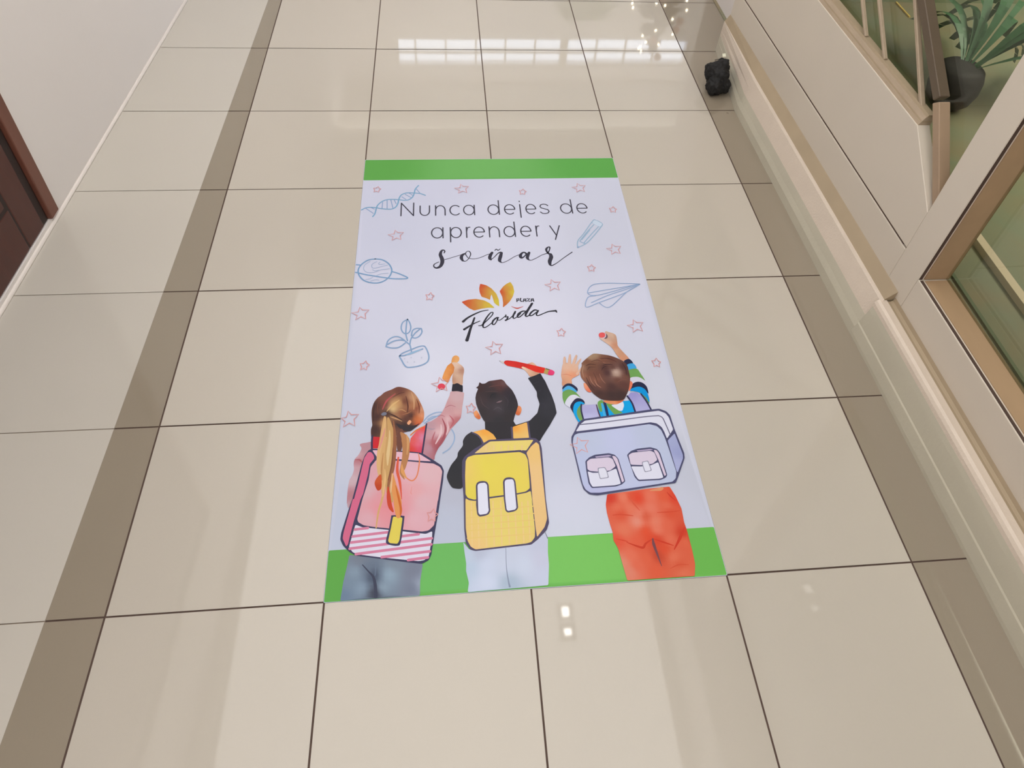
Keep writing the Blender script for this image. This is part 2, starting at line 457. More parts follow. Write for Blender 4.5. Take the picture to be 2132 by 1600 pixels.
for k, (x, y) in enumerate(((1.37, -1.86), (1.37, -1.965))):
    t = thing('spotlight', ['small bright twin spotlight nearer the far wall', 'small bright twin spotlight nearer the viewer'][k], 'spotlight', (x, y, CEIL))
    b = MB(); b.box(x - .045, x + .045, y - .045, y + .045, CEIL - .03, CEIL); b.build('housing', metal, t)
    b = MB(); b.box(x - .018, x + .018, y - (.024 if k == 0 else .015), y + (.024 if k == 0 else .015), CEIL - .034, CEIL - .03); b.build('lens', spot_glow, t)
t = thing('added_wall_light', 'added unseen strip light that brightens the far wall', 'added light', (1.9, 2.5, CEIL))
b = MB(); b.box(-.3, 4.1, 2.44, 2.53, CEIL - .05, CEIL); b.build('housing', M['ceiling'], t)  # housing made up to carry the added light
area_light('added_wall_fill', (1.9, 2.56, CEIL - .06), 4.2, .08, 26, (1, .97, .93), (math.radians(50), 0, 0))  # area light added to brighten the far wall
area_light('added_shop_fill', (4.0, -1.5, CEIL - .05), .8, 2.6, 58, (1, .96, .86)).data.spread = math.radians(84)  # area light added to brighten the shop interior, without a fitting

# ------------------------------------------------------------------ shop interior seen through the glass
def build_shop():
    m = bpy.data.materials.new('shop_floor')
    n, l, p = nodes_of(m)
    tc = n.new('ShaderNodeTexCoord'); t = n.new('ShaderNodeTexNoise'); t.inputs['Scale'].default_value = 2.6; t.inputs['Detail'].default_value = 3; t.inputs['Distortion'].default_value = 1.2
    l.new(tc.outputs['Object'], t.inputs['Vector'])
    r = n.new('ShaderNodeValToRGB'); l.new(t.outputs['Fac'], r.inputs['Fac'])
    r.color_ramp.elements[0].position = .35; r.color_ramp.elements[0].color = rgb(122, 130, 108)
    r.color_ramp.elements[1].position = .7; r.color_ramp.elements[1].color = rgb(138, 126, 100)
    l.new(r.outputs['Color'], p.inputs['Base Color']); p.inputs['Roughness'].default_value = .35
    b = MB(); b.box(2.075, 5.6, Y0, YE - .12, .0005, .004); f = struct(b.build('floor_shop', m))
    b = MB(); b.box(2.515, 2.545, -4.5, -1.60, .004, .03); struct(b.build('trim_1', mat('pale_trim', rgb(215, 196, 172), .5, .05, 6)))
    b = MB(); b.box(2.36, 2.372, -4.5, -1.62, .004, .012); b.box(2.29, 2.298, -4.5, -1.62, .004, .012); struct(b.build('trim_2', mat('floor_groove', rgb(96, 112, 88), .6, .1, 6)))
    b = MB(); b.box(3.03, 3.038, -.13, .02, .004, .012); struct(b.build('trim_3', mat('yellow_trim', rgb(225, 190, 90), .5, .05, 6)))
    # black pot with strap leaves
    cx, cy = 2.835, -.86
    t = thing('potted_plant', 'round black planter with long green leaves standing inside the shop window', 'plant', (cx, cy, .004))
    b = MB(); b.lathe([(0.0, .006), (.058, .006), (.088, .04), (.101, .09), (.099, .14), (.087, .178), (.07, .192), (.04, .188), (0.0, .19)], cx, cy, 40)
    b.build('pot', M['black'], t)
    rnd = random.Random(5)
    leafm = mat('strap_leaf', rgb(64, 112, 76), .45, .35, 9)
    b = MB()
    for k in range(26):
        a = math.radians(rnd.uniform(-25, 75)); L = rnd.uniform(.25, .55); wd = rnd.uniform(.012, .026); rise = rnd.uniform(.1, .3)
        pts = []
        for i in range(9):
            q = i / 8
            r_ = .045 + L * q; z = .185 + rise * math.sin(q * 2.2) - .16 * q * q
            pts.append((Vector((cx + r_ * math.cos(a + .25 * q), cy + r_ * math.sin(a + .25 * q), max(z, .02))), wd * math.sin(math.pi * (.12 + .88 * (1 - q)) ** .9) + .001))
        side = Vector((-math.sin(a), math.cos(a), 0))
        for (p0, w0), (p1, w1) in zip(pts, pts[1:]):
            b.poly([p0 - side * w0, p0 + side * w0, p1 + side * w1 + Vector((0, 0, .002)), p1 - side * w1], 0, True)
    b.build('leaves', leafm, t, recalc=False)
build_shop()

# ------------------------------------------------------------------ hall plants that show as reflections in the far tiles
def build_trees():
    rnd = random.Random(3)
    cx, cy = 2.52, 2.2
    t = thing('christmas_tree', 'decorated christmas tree with warm lights reflected in the far tiles', 'christmas tree', (cx, cy, 0))
    b = MB(); b.tube([(cx, cy, .0), (cx, cy, 1.6)], [.04, .015], 10); b.build('trunk', mat('bark', rgb(90, 66, 50), .8, .2, 10), t)
    b = MB()
    for k in range(520):
        z = .22 + 1.45 * (1 - math.sqrt(rnd.random())); r = .40 * (1 - (z - .2) / 1.52) ** .8 + .03; a = rnd.uniform(0, 2 * math.pi)
        d = Vector((math.cos(a), math.sin(a), -.25)); p0 = Vector((cx, cy, z)) + d * r * .25; p1 = Vector((cx, cy, z)) + d * r * rnd.uniform(.8, 1.1)
        b.tube([p0, (p0 + p1) / 2 + Vector((0, 0, .02)), p1], [.018, .022, .004], 5)
    b.build('branches', mat('fir_needles', rgb(78, 70, 52), .8, .35, 30), t)
    lm = emit('fairy_light', (1, .86, .6, 1), 26); pm = mat('pink_bauble', rgb(220, 150, 140), .25, .1, 8)
    for k in range(54):
        z = rnd.uniform(.35, 1.62); r = .41 * (1 - (z - .2) / 1.52) ** .8 + .045; a = rnd.uniform(math.pi * .9, math.pi * 2.05)
        x, y = cx + r * math.cos(a), cy + r * math.sin(a)
        b = MB(); s = .009 if k % 3 else .034
        b.lathe([(0, z - s)] + [(s * math.sin(math.radians(q)), z - s * math.cos(math.radians(q))) for q in range(30, 180, 30)] + [(0, z + s)], x, y, 10)
        b.build('fairy_light' if k % 3 else 'bauble', lm if k % 3 else pm, t)
    cx, cy = 2.1, 3.06
    t = thing('potted_palm', 'tall pale green palm reflected in the far tiles beside the christmas tree', 'plant', (cx, cy, 0))
    b = MB(); b.lathe([(0, 0), (.14, 0), (.19, .34), (.17, .34), (.165, .3), (0, .3)], cx, cy, 28); b.build('pot', mat('clay_pot', rgb(200, 190, 175), .6, .1, 8), t)
    b = MB()
    for k in range(9): b.tube([(cx + .03 * math.cos(k), cy + .03 * math.sin(k), .3), (cx + .06 * math.cos(k * .7), cy + .06 * math.sin(k * .7), 1.1)], [.014, .008], 6)
    b.build('stems', mat('palm_stem', rgb(120, 130, 80), .6, .1, 8), t)
    b = MB()
    for k in range(14):
        a = k * 2.4; L = rnd.uniform(.26, .34); z0 = rnd.uniform(1.0, 1.35); rise = rnd.uniform(.45, .75)
        sp = [Vector((cx + L * q * math.cos(a), cy + L * q * math.sin(a), z0 + rise * math.sin(q * 2.1) - .25 * q * q)) for q in [i / 12 for i in range(13)]]
        side = Vector((-math.sin(a), math.cos(a), 0))
        for i in range(2, 13):
            for s in (-1, 1):
                p0 = sp[i]; ln = .16 * math.sin(math.pi * (i + 1) / 15) + .05
                tip = p0 + side * s * ln + (sp[min(i + 1, 12)] - sp[i - 1]) * .6 - Vector((0, 0, .06))
                w_ = (sp[i] - sp[i - 1]).normalized() * .012
                b.poly([p0 - w_, p0 + w_, tip])
    b.build('fronds', mat('palm_leaf', rgb(150, 170, 110), .5, .2, 9), t, recalc=False)
build_trees()

# ------------------------------------------------------------------ crumpled black bag by the skirting
def build_bag():
    cx, cy = 1.862, -.742
    t = thing('crumpled_bag', 'small crumpled black plastic bag on the floor against the right skirting', 'bag', (cx, cy, 0))
    bm = bmesh.new()
    def lump(x, y, z, rx, ry, rz):
        r = bmesh.ops.create_icosphere(bm, subdivisions=4, radius=1.0)
        for v in r['verts']: v.co = Vector((x + v.co.x * rx, y + v.co.y * ry, z + v.co.z * rz)) * 1.3
    lump(.004, .002, .05, .034, .036, .05); lump(-.012, -.03, .03, .026, .03, .03); lump(.02, -.024, .03, .019, .026, .03)
    lump(-.016, .008, .06, .022, .026, .03); lump(.016, .006, .07, .02, .03, .034); lump(.004, -.012, .05, .03, .03, .04)
    me = bpy.data.meshes.new('body'); bm.to_mesh(me); bm.free()
    for p in me.polygons: p.use_smooth = True
    me.materials.append(M['black'])
    o = bpy.data.objects.new('body', me); COL.objects.link(o); o.parent = t
    rm = o.modifiers.new('remesh', 'REMESH'); rm.mode = 'VOXEL'; rm.voxel_size = .003; rm.use_smooth_shade = True
    tx = bpy.data.textures.new('crumple', 'CLOUDS'); tx.noise_scale = .022; tx.noise_depth = 3
    dm = o.modifiers.new('crumple', 'DISPLACE'); dm.texture = tx; dm.strength = .022; dm.mid_level = .5; dm.texture_coords = 'LOCAL'
    b = MB()
    q = [(cx + .012, cy + .02, .138), (cx + .024, cy + .016, .142), (cx + .026, cy + .034, .146), (cx + .014, cy + .036, .143)]
    b.prism(q, [(x, y, z + .002) for x, y, z in q])
    b.build('tag', mat('pale_tag', rgb(214, 212, 190), .5, .05, 20), t)['label'] = 'pale scrap of a tag on top'
    b = MB(); b.tube([(cx + .018, cy + .02, .12), (cx + .03, cy + .07, .10), (cx + .036, cy + .14, .05)], .0022, 6); b.build('tie', mat('grey_tie', rgb(120, 112, 104), .6, .1, 20), t)
build_bag()

# ------------------------------------------------------------------ floor decal: printed vinyl sheet; its artwork is stored in millimetres from its lower left corner
ORIGIN = Vector((.45, -2.7, 0))
INK = (0.87, 0.90, 0.99)
def ink(h):
    return tuple(min(1.0, lin(c / 255) * k) for c, k in zip(h, INK)) + (1.0,)
def vinyl():
    m = bpy.data.materials.new('printed_vinyl')
    n, l, p = nodes_of(m)
    a = n.new('ShaderNodeAttribute'); a.attribute_name = 'ink'
    l.new(a.outputs['Color'], p.inputs['Base Color'])
    p.inputs['Roughness'].default_value = .42
    p.inputs['Specular IOR Level'].default_value = .14
    return m
VINYL = vinyl()
def smooth_path(pts, closed, per=5):
    n = len(pts)
    if n < 3: return list(pts)
    out = []
    for i in range(n if closed else n - 1):
        p0 = pts[(i - 1) % n] if closed or i > 0 else pts[0]
        p1, p2 = pts[i], pts[(i + 1) % n]
        p3 = pts[(i + 2) % n] if closed or i + 2 < n else pts[-1]
        for k in range(per):
            t = k / per
            out.append(tuple(.5 * (2 * b + (c - a) * t + (2 * a - 5 * b + 4 * c - d) * t * t + (3 * b - a - 3 * c + d) * t ** 3) for a, b, c, d in zip(p0, p1, p2, p3)))
    if not closed: out.append(tuple(pts[-1]))
    return out
def round_corners(pts, r=3.0):
    out = []; n = len(pts)
    for i in range(n):
        a, b, c = Vector(pts[i - 1]), Vector(pts[i]), Vector(pts[(i + 1) % n])
        u, v = a - b, c - b
        d = min(r, u.length * .35, v.length * .35)
        if u.length < 1e-6 or v.length < 1e-6: out.append(tuple(b)); continue
        p, q = b + u.normalized() * d, b + v.normalized() * d
        out += [tuple(p), tuple(p * .25 + b * .5 + q * .25), tuple(q)]
    return out
class Print:
    """one printed part: coloured flat facets"""
    def __init__(s): s.v = []; s.f = []; s.c = []
    def region(s, pts, cs, sm, step, z):
        pts = smooth_path(pts, True, 4) if sm else round_corners(pts)
        vs = [Vector(p) for p in pts]; n = len(vs)
        if step and len(cs) > 1:
            xs = [p[0] for p in pts]; ys = [p[1] for p in pts]
            x = min(xs) + step * .5
            while x < max(xs):
                y = min(ys) + step * .5
                while y < max(ys):
                    ins = False; j = n - 1
                    for i in range(n):
                        if (pts[i][1] > y) != (pts[j][1] > y) and x < (pts[j][0] - pts[i][0]) * (y - pts[i][1]) / (pts[j][1] - pts[i][1]) + pts[i][0]: ins = not ins
                        j = i
                    if ins: vs.append(Vector((x, y)))
                    y += step
                x += step
        r = delaunay_2d_cdt(vs, [], [list(range(n))], 1, 1e-4)
        a = len(s.v)
        for p in r[0]:
            s.v.append((p.x / 1000, p.y / 1000, z)); s.c.append(s.shade(p, cs, step * step * .8))
        for f in r[2]: s.f.append([a + i for i in f])
    def shade(s, p, cs, soft=40):
        if len(cs) == 1: return ink(cs[0][2])
        w = [0, 0, 0]; t = 0
        for x, y, h in cs:
            k = 1 / ((p.x - x) ** 2 + (p.y - y) ** 2 + soft) ** 1.6; t += k
            for i in range(3): w[i] += k * h[i]
        return tuple(min(1.0, lin(w[i] / t / 255) * INK[i]) for i in range(3)) + (1.0,)
    def stroke(s, pts, ws, h, closed, z, sm=True):
        path = smooth_path(pts, closed, 5) if sm else list(pts)
        n = len(path)
        if closed: path = path + [path[0]]; n += 1
        cum = [0.0]
        for p, q in zip(path, path[1:]): cum.append(cum[-1] + math.dist(p, q))
        # widths are spaced evenly over the traced points
        c = ink(h); a = len(s.v)
        for i, p in enumerate(path):
            q0, q1 = path[max(i - 1, 0)], path[min(i + 1, n - 1)]
            if closed and i in (0, n - 1): q0, q1 = path[-2], path[1]
            d = Vector((q1[0] - q0[0], q1[1] - q0[1])); d = d.normalized() if d.length > 1e-6 else Vector((1, 0))
            k = i / max(n - 1, 1) * (len(ws) - 1); k0 = int(k); k1 = min(k0 + 1, len(ws) - 1)
            w = (ws[k0] * (1 - (k - k0)) + ws[k1] * (k - k0)) / 2
            s.v += [((p[0] - d.y * w) / 1000, (p[1] + d.x * w) / 1000, z), ((p[0] + d.y * w) / 1000, (p[1] - d.x * w) / 1000, z)]; s.c += [c, c]
        for i in range(n - 1): s.f.append([a + 2 * i, a + 2 * i + 1, a + 2 * i + 3, a + 2 * i + 2])
        if not closed:
            for e, nb, w in ((path[0], path[1], ws[0] / 2), (path[-1], path[-2], ws[-1] / 2)):
                d = Vector((e[0] - nb[0], e[1] - nb[1]))
                if d.length < 1e-6: continue
                an = math.atan2(d.y, d.x); b0 = len(s.v)
                for k in range(7):
                    q = an - math.pi / 2 + math.pi * k / 6
                    s.v.append(((e[0] + w * math.cos(q)) / 1000, (e[1] + w * math.sin(q)) / 1000, z)); s.c.append(c)
                s.f.append(list(range(b0, b0 + 7)))
    def build(s, name, parent):
        me = bpy.data.meshes.new(name); me.from_pydata(s.v, [], s.f)
        ca = me.color_attributes.new('ink', 'FLOAT_COLOR', 'POINT')
        ca.data.foreach_set('color', [k for c in s.c for k in c])
        bm = bmesh.new(); bm.from_mesh(me)
        for f in bm.faces:
            f.normal_update()
            if f.normal.z < 0: f.normal_flip()
        bm.to_mesh(me); bm.free()
        me.materials.append(VINYL)
        o = bpy.data.objects.new(name, me); COL.objects.link(o); o.parent = parent
        return o

SHEET = [(237,1467,(208,208,221)),(81,1141,(206,207,220)),(468,1087,(216,216,228)),(808,1123,(209,210,221)),(50,857,(213,213,225)),(512,713,(223,222,233)),(863,828,(215,215,227)),(234,576,(222,222,232)),(588,439,(210,211,222)),(54,554,(208,209,222)),(884,469,(214,215,224)),(293,316,(198,200,210)),(547,316,(206,208,220)),(277,158,(192,198,212)),(11,174,(196,202,216)),(40,383,(205,207,218)),(554,177,(214,216,228)),(846,160,(204,206,217)),(548,130,(212,216,226)),(290,228,(188,190,202)),(902,231,(200,202,212))]  # sheet tones: printed grey shadows, with some room lighting mixed into the colour
BANDS = [('top',[(18,1444,(98,168,76)),(408,1446,(116,182,96)),(863,1445,(98,172,78))]),('bottom',[(10,55,(98,170,74)),(253,39,(112,188,96)),(561,62,(126,200,96)),(878,53,(112,186,82))])]
ART = [
('lettering1','L',[(132.8,1207.2),(132.8,1269.7)],[4.2],(66,64,76),0),
('lettering1','L',[(132.8,1269.7),(174,1207.2)],[4.2],(66,64,76),0),
('lettering1','L',[(174,1207.2),(174,1269.7)],[4.2],(66,64,76),0),
('lettering1','L',[(195.6,1254.6),(195.6,1228.5),(196,1223.8),(197.1,1219.3),(199,1215.3),(201.5,1211.9),(204.5,1209.4),(207.8,1207.8),(211.2,1207.2),(214.7,1207.8),(218,1209.4),(221,1211.9),(223.5,1215.3),(225.4,1219.3),(226.5,1223.8),(226.9,1228.5),(226.9,1254.6)],[4.2],(66,64,76),0),
('lettering1','L',[(247.3,1207.2),(247.3,1254.6)],[4.2],(66,64,76),0),
('lettering1','L',[(247.3,1230.9),(247.3,1231.9),(247.7,1236.9),(248.9,1241.7),(250.7,1246),(253.2,1249.6),(256.2,1252.3),(259.5,1254),(263,1254.6),(266.6,1254),(269.9,1252.3),(272.9,1249.6),(275.4,1246),(277.2,1241.7),(278.4,1236.9),(278.8,1231.9),(278.8,1207.2)],[4.2],(66,64,76),0),
('lettering1','L',[(325.9,1247.6),(322.6,1251.1),(318.8,1253.4),(314.6,1254.5),(310.4,1254.3),(306.4,1252.8),(302.7,1250),(299.6,1246.3),(297.3,1241.6),(295.8,1236.4),(295.3,1230.9),(295.8,1225.4),(297.3,1220.2),(299.6,1215.5),(302.7,1211.8),(306.4,1209.1),(310.4,1207.5),(314.6,1207.3),(318.8,1208.4),(322.6,1210.7),(325.9,1214.2)],[4.2],(66,64,76),0),
('lettering1','L',[(376.6,1230.9),(376.1,1236.6),(374.6,1241.9),(372.2,1246.6),(368.9,1250.4),(365.2,1253),(361,1254.4),(356.7,1254.4),(352.6,1253),(348.8,1250.4),(345.6,1246.6),(343.1,1241.9),(341.6,1236.6),(341.1,1230.9),(341.6,1225.2),(343.1,1219.9),(345.6,1215.2),(348.8,1211.4),(352.6,1208.8),(356.7,1207.4),(361,1207.4),(365.2,1208.8),(368.9,1211.4),(372.2,1215.2),(374.6,1219.9),(376.1,1225.2),(376.6,1230.9)],[4.2],(66,64,76),0),
('lettering1','L',[(377.4,1207.2),(377.4,1254.6)],[4.2],(66,64,76),0),
('lettering1','L',[(459.8,1230.9),(459.3,1236.6),(457.7,1241.9),(455.2,1246.6),(451.9,1250.4),(448,1253),(443.8,1254.4),(439.4,1254.4),(435.1,1253),(431.3,1250.4),(428,1246.6),(425.5,1241.9),(423.9,1236.6),(423.4,1230.9),(423.9,1225.2),(425.5,1219.9),(428,1215.2),(431.3,1211.4),(435.1,1208.8),(439.4,1207.4),(443.8,1207.4),(448,1208.8),(451.9,1211.4),(455.2,1215.2),(457.7,1219.9),(459.3,1225.2),(459.8,1230.9)],[4.2],(66,64,76),0),
('lettering1','L',[(460.5,1207.2),(460.5,1275.9)],[4.2],(66,64,76),0),
('lettering1','L',[(479.8,1230.9),(514.3,1230.9),(514.3,1230.9),(513.9,1236.2),(512.6,1241.3),(510.5,1245.8),(507.6,1249.6),(504.3,1252.4),(500.5,1254),(496.6,1254.6),(492.7,1253.9),(489,1252),(485.7,1249),(483,1245.1),(481,1240.5),(479.8,1235.4),(479.5,1230.1),(480.1,1224.8),(481.5,1219.8),(483.7,1215.4),(486.6,1211.8),(490.1,1209.1),(493.9,1207.6),(497.8,1207.3),(501.7,1208.2),(505.4,1210.2),(508.6,1213.3)],[4.2],(66,64,76),0),
('lettering1','L',[(532.8,1254.6),(532.8,1190.7)],[4.2],(66,64,76),0),
('lettering1','L',[(532.8,1271.6),(532.8,1268.8)],[4.2],(66,64,76),0),
('lettering1','L',[(552.8,1230.9),(586,1230.9),(586,1230.9),(585.5,1236.2),(584.3,1241.3),(582.2,1245.8),(579.5,1249.6),(576.3,1252.4),(572.7,1254),(568.9,1254.6),(565.1,1253.9),(561.6,1252),(558.4,1249),(555.8,1245.1),(553.9,1240.5),(552.7,1235.4),(552.5,1230.1),(553,1224.8),(554.4,1219.8),(556.6,1215.4),(559.3,1211.8),(562.7,1209.1),(566.3,1207.6),(570.1,1207.3),(573.8,1208.2),(577.3,1210.2),(580.4,1213.3)],[4.2],(66,64,76),0),
('lettering1','L',[(629,1247),(622.6,1253.1),(614,1254.6),(605.4,1251.7),(601.5,1243.2),(605.4,1235.6),(615.6,1231.4),(626.5,1227.1),(630.6,1218.6),(625.8,1210.1),(615.6,1207.2),(607.3,1208.7),(600.9,1215.3)],[4.2],(66,64,76),0),
('lettering1','L',[(709.4,1230.9),(708.9,1236.6),(707.3,1241.9),(704.7,1246.6),(701.3,1250.4),(697.3,1253),(692.8,1254.4),(688.3,1254.4),(683.9,1253),(679.8,1250.4),(676.4,1246.6),(673.9,1241.9),(672.2,1236.6),(671.7,1230.9),(672.2,1225.2),(673.9,1219.9),(676.4,1215.2),(679.8,1211.4),(683.9,1208.8),(688.3,1207.4),(692.8,1207.4),(697.3,1208.8),(701.3,1211.4),(704.7,1215.2),(707.3,1219.9),(708.9,1225.2),(709.4,1230.9)],[4.2],(66,64,76),0),
('lettering1','L',[(710.2,1207.2),(710.2,1275.9)],[4.2],(66,64,76),0),
('lettering1','L',[(728.5,1230.9),(763.3,1230.9),(763.3,1230.9),(762.9,1236.2),(761.6,1241.3),(759.4,1245.8),(756.6,1249.6),(753.2,1252.4),(749.4,1254),(745.4,1254.6),(741.5,1253.9),(737.8,1252),(734.4,1249),(731.7,1245.1),(729.7,1240.5),(728.5,1235.4),(728.2,1230.1),(728.8,1224.8),(730.2,1219.8),(732.5,1215.4),(735.4,1211.8),(738.9,1209.1),(742.7,1207.6),(746.7,1207.3),(750.6,1208.2),(754.3,1210.2),(757.5,1213.3)],[4.2],(66,64,76),0),
('lettering2','L',[(269.7,1124.2),(269.2,1129.9),(267.6,1135.2),(265.2,1140),(261.9,1143.8),(258,1146.4),(253.8,1147.8),(249.5,1147.8),(245.2,1146.4),(241.4,1143.8),(238.1,1140),(235.7,1135.2),(234.1,1129.9),(233.6,1124.2),(234.1,1118.5),(235.7,1113.2),(238.1,1108.5),(241.4,1104.7),(245.2,1102),(249.5,1100.6),(253.8,1100.6),(258,1102),(261.9,1104.7),(265.2,1108.5),(267.6,1113.2),(269.2,1118.5),(269.7,1124.2)],[4.2],(66,64,76),0),
('lettering2','L',[(270.4,1100.4),(270.4,1148)],[4.2],(66,64,76),0),
('lettering2','L',[(329.9,1124.2),(329.4,1129.9),(327.9,1135.2),(325.6,1140),(322.4,1143.8),(318.7,1146.4),(314.7,1147.8),(310.5,1147.8),(306.5,1146.4),(302.8,1143.8),(299.7,1140),(297.3,1135.2),(295.8,1129.9),(295.3,1124.2),(295.8,1118.5),(297.3,1113.2),(299.7,1108.5),(302.8,1104.7),(306.5,1102),(310.5,1100.6),(314.7,1100.6),(318.7,1102),(322.4,1104.7),(325.6,1108.5),(327.9,1113.2),(329.4,1118.5),(329.9,1124.2)],[4.2],(66,64,76),0),
('lettering2','L',[(294.6,1081.4),(294.6,1148)],[4.2],(66,64,76),0),
('lettering2','L',[(347.2,1100.4),(347.2,1148)],[4.2],(66,64,76),0),
('lettering2','L',[(347.2,1126.6),(349.5,1141.3),(353.5,1147.5),(358.6,1148)],[4.2],(66,64,76),0),
('lettering2','L',[(371.5,1124.2),(405.4,1124.2),(405.4,1124.2),(405,1129.6),(403.7,1134.6),(401.6,1139.2),(398.9,1142.9),(395.5,1145.7),(391.9,1147.4),(388,1148),(384.2,1147.3),(380.5,1145.4),(377.3,1142.4),(374.6,1138.5),(372.6,1133.9),(371.5,1128.7),(371.2,1123.4),(371.7,1118.1),(373.2,1113.1),(375.4,1108.6),(378.2,1105),(381.6,1102.3),(385.3,1100.8),(389.2,1100.5),(393,1101.4),(396.6,1103.4),(399.8,1106.6)],[4.2],(66,64,76),0),
('lettering2','L',[(421.9,1100.4),(421.9,1148)],[4.2],(66,64,76),0),
('lettering2','L',[(421.9,1124.2),(421.9,1125.2),(422.3,1130.2),(423.5,1135.1),(425.4,1139.4),(428,1143),(431,1145.7),(434.4,1147.4),(438,1148),(441.6,1147.4),(445,1145.7),(448,1143),(450.6,1139.4),(452.5,1135.1),(453.7,1130.2),(454.1,1125.2),(454.1,1100.4)],[4.2],(66,64,76),0),
('lettering2','L',[(505.3,1124.2),(504.8,1129.9),(503.3,1135.2),(500.9,1140),(497.7,1143.8),(494,1146.4),(489.9,1147.8),(485.7,1147.8),(481.5,1146.4),(477.8,1143.8),(474.6,1140),(472.2,1135.2),(470.7,1129.9),(470.2,1124.2),(470.7,1118.5),(472.2,1113.2),(474.6,1108.5),(477.8,1104.7),(481.5,1102),(485.7,1100.6),(489.9,1100.6),(494,1102),(497.7,1104.7),(500.9,1108.5),(503.3,1113.2),(504.8,1118.5),(505.3,1124.2)],[4.2],(66,64,76),0),
('lettering2','L',[(506.1,1100.4),(506.1,1169.3)],[4.2],(66,64,76),0),
('lettering2','L',[(525.8,1124.2),(559.3,1124.2),(559.3,1124.2),(558.8,1129.6),(557.5,1134.6),(555.5,1139.2),(552.8,1142.9),(549.5,1145.7),(545.9,1147.4),(542.1,1148),(538.3,1147.3),(534.7,1145.4),(531.5,1142.4),(528.8,1138.5),(526.9,1133.9),(525.8,1128.7),(525.5,1123.4),(526,1118.1),(527.4,1113.1),(529.6,1108.6),(532.4,1105),(535.7,1102.3),(539.4,1100.8),(543.2,1100.5),(547,1101.4),(550.5,1103.4),(553.7,1106.6)],[4.2],(66,64,76),0),
('lettering2','L',[(577.1,1100.4),(577.1,1148)],[4.2],(66,64,76),0),
('lettering2','L',[(577.1,1126.6),(579.2,1141.3),(582.9,1147.5),(587.7,1148)],[4.2],(66,64,76),0),
('lettering2','L',[(624.4,1148),(642.1,1101.4)],[4.2],(66,64,76),0),
('lettering2','L',[(656.5,1148),(636,1083.3)],[4.2],(66,64,76),0),
('lettering3','S',[(272.7,1033),(275,1040.6),(270,1046),(264,1040.9),(260.9,1025.7),(265.1,1010.5),(266.5,993.9),(260.4,976.3),(248.4,969.3),(240.3,975.4),(242,985.7),(256.2,994.8)],[3.4,4.2,5,7.6,10.9,12.6,12.6,10.1,6.7,4.2,3.4,2.5],(58,56,68),0),
('lettering3','S',[(271,1002.8),(292.6,1010.6),(317,1020.1),(334.9,1026.6)],[2.5,2.2,2.2,2.5],(58,56,68),0),
('lettering3','S',[(340.5,1029.5),(330.3,1022.2),(326.6,1010.1),(330.6,998)],[4.2,9.2,10.9,6.7],(58,56,68),0),
('lettering3','S',[(330.6,998),(339.3,995.3),(349.6,1006.4),(356.5,1024.5),(353,1037.5),(345.2,1037.1),(340.4,1026.5),(347.5,1009.5)],[5,2.5,2.5,3.4,3.4,2.5,3.4,2.5],(58,56,68),0),
('lettering3','S',[(347.5,1009.5),(362.8,1004.5),(385,1009),(410.1,1022.3),(416.9,1024.2)],[2.5,2.2,2.2,2.2,2.5],(58,56,68),0),
('lettering3','S',[(425.1,1030.1),(418.8,1018.1),(416.3,1005.9),(419.5,999.8)],[8.4,10.9,10.9,6.7],(58,56,68),0),
('lettering3','S',[(418.8,999.8),(429.3,1008.6),(443.8,1026.5),(453,1030.3)],[3.4,2.5,3.4,6.7],(58,56,68),0),
('lettering3','S',[(455.2,1028.3),(450.7,1012.5),(446.7,996),(450.1,987.7)],[8.4,11.8,10.9,5],(58,56,68),0),
('lettering3','S',[(449.7,987.7),(456.6,985.7),(472.7,993.7),(496.4,1011.2),(515,1019.8)],[4.2,2.5,2.2,2.2,2.5],(58,56,68),0),
('lettering3','S',[(434.6,1039.1),(439.5,1045.2),(444.7,1039.8),(451.9,1045.8)],[2.5,3.4,3.4,2.5],(58,56,68),0),
('lettering3','S',[(533.3,1023.9),(527,1028.7),(518.6,1022.8),(514.3,1012.2),(517.1,1005.1),(525.2,1008.8),(535.4,1022.3)],[6.7,5,7.6,10.9,8.4,4.2,4.2],(58,56,68),0),
('lettering3','S',[(543.7,1026.7),(537.9,1013),(535.9,1003.3),(539.6,995.3)],[8.4,10.9,10.1,5],(58,56,68),0),
('lettering3','S',[(539.6,995.3),(548.4,993.5),(564.9,1002.4),(584.3,1015.3),(602,1021.9)],[4.2,2.5,2.2,2.2,3.4],(58,56,68),0),
('lettering3','S',[(603.7,1023.4),(610.3,1035.6),(612.9,1048.1),(608.5,1049.8),(600.7,1040.6),(602.5,1026.5),(611.4,1015.5)],[5,3.4,5,4.2,7.6,5.9,8.4],(58,56,68),0),
('lettering3','S',[(612,1017),(612.4,1004.7),(605.8,986.6),(605.4,973)],[10.1,13.4,12.6,8.4],(58,56,68),0),
('lettering3','S',[(604.3,973.1),(610.4,968.4),(627.2,978.4),(652.5,1000.4),(683,1024.8)],[6.7,4.2,2.7,2.5,3.4],(58,56,68),0),
('logo/petal1','R',[(321.5,829.7),(340.3,837.5),(364.7,839.8),(388.8,833.6),(404.4,822.5),(419.4,803.2),(400.1,804.4),(380.7,801.6),(357.9,795.2),(343.9,804),(330,819)],[(324,830,(205,75,42)),(340,821,(205,95,48)),(356,816,(205,125,58)),(375,819,(208,155,70)),(396,814,(212,180,64)),(415,806,(214,196,62))],0,9),
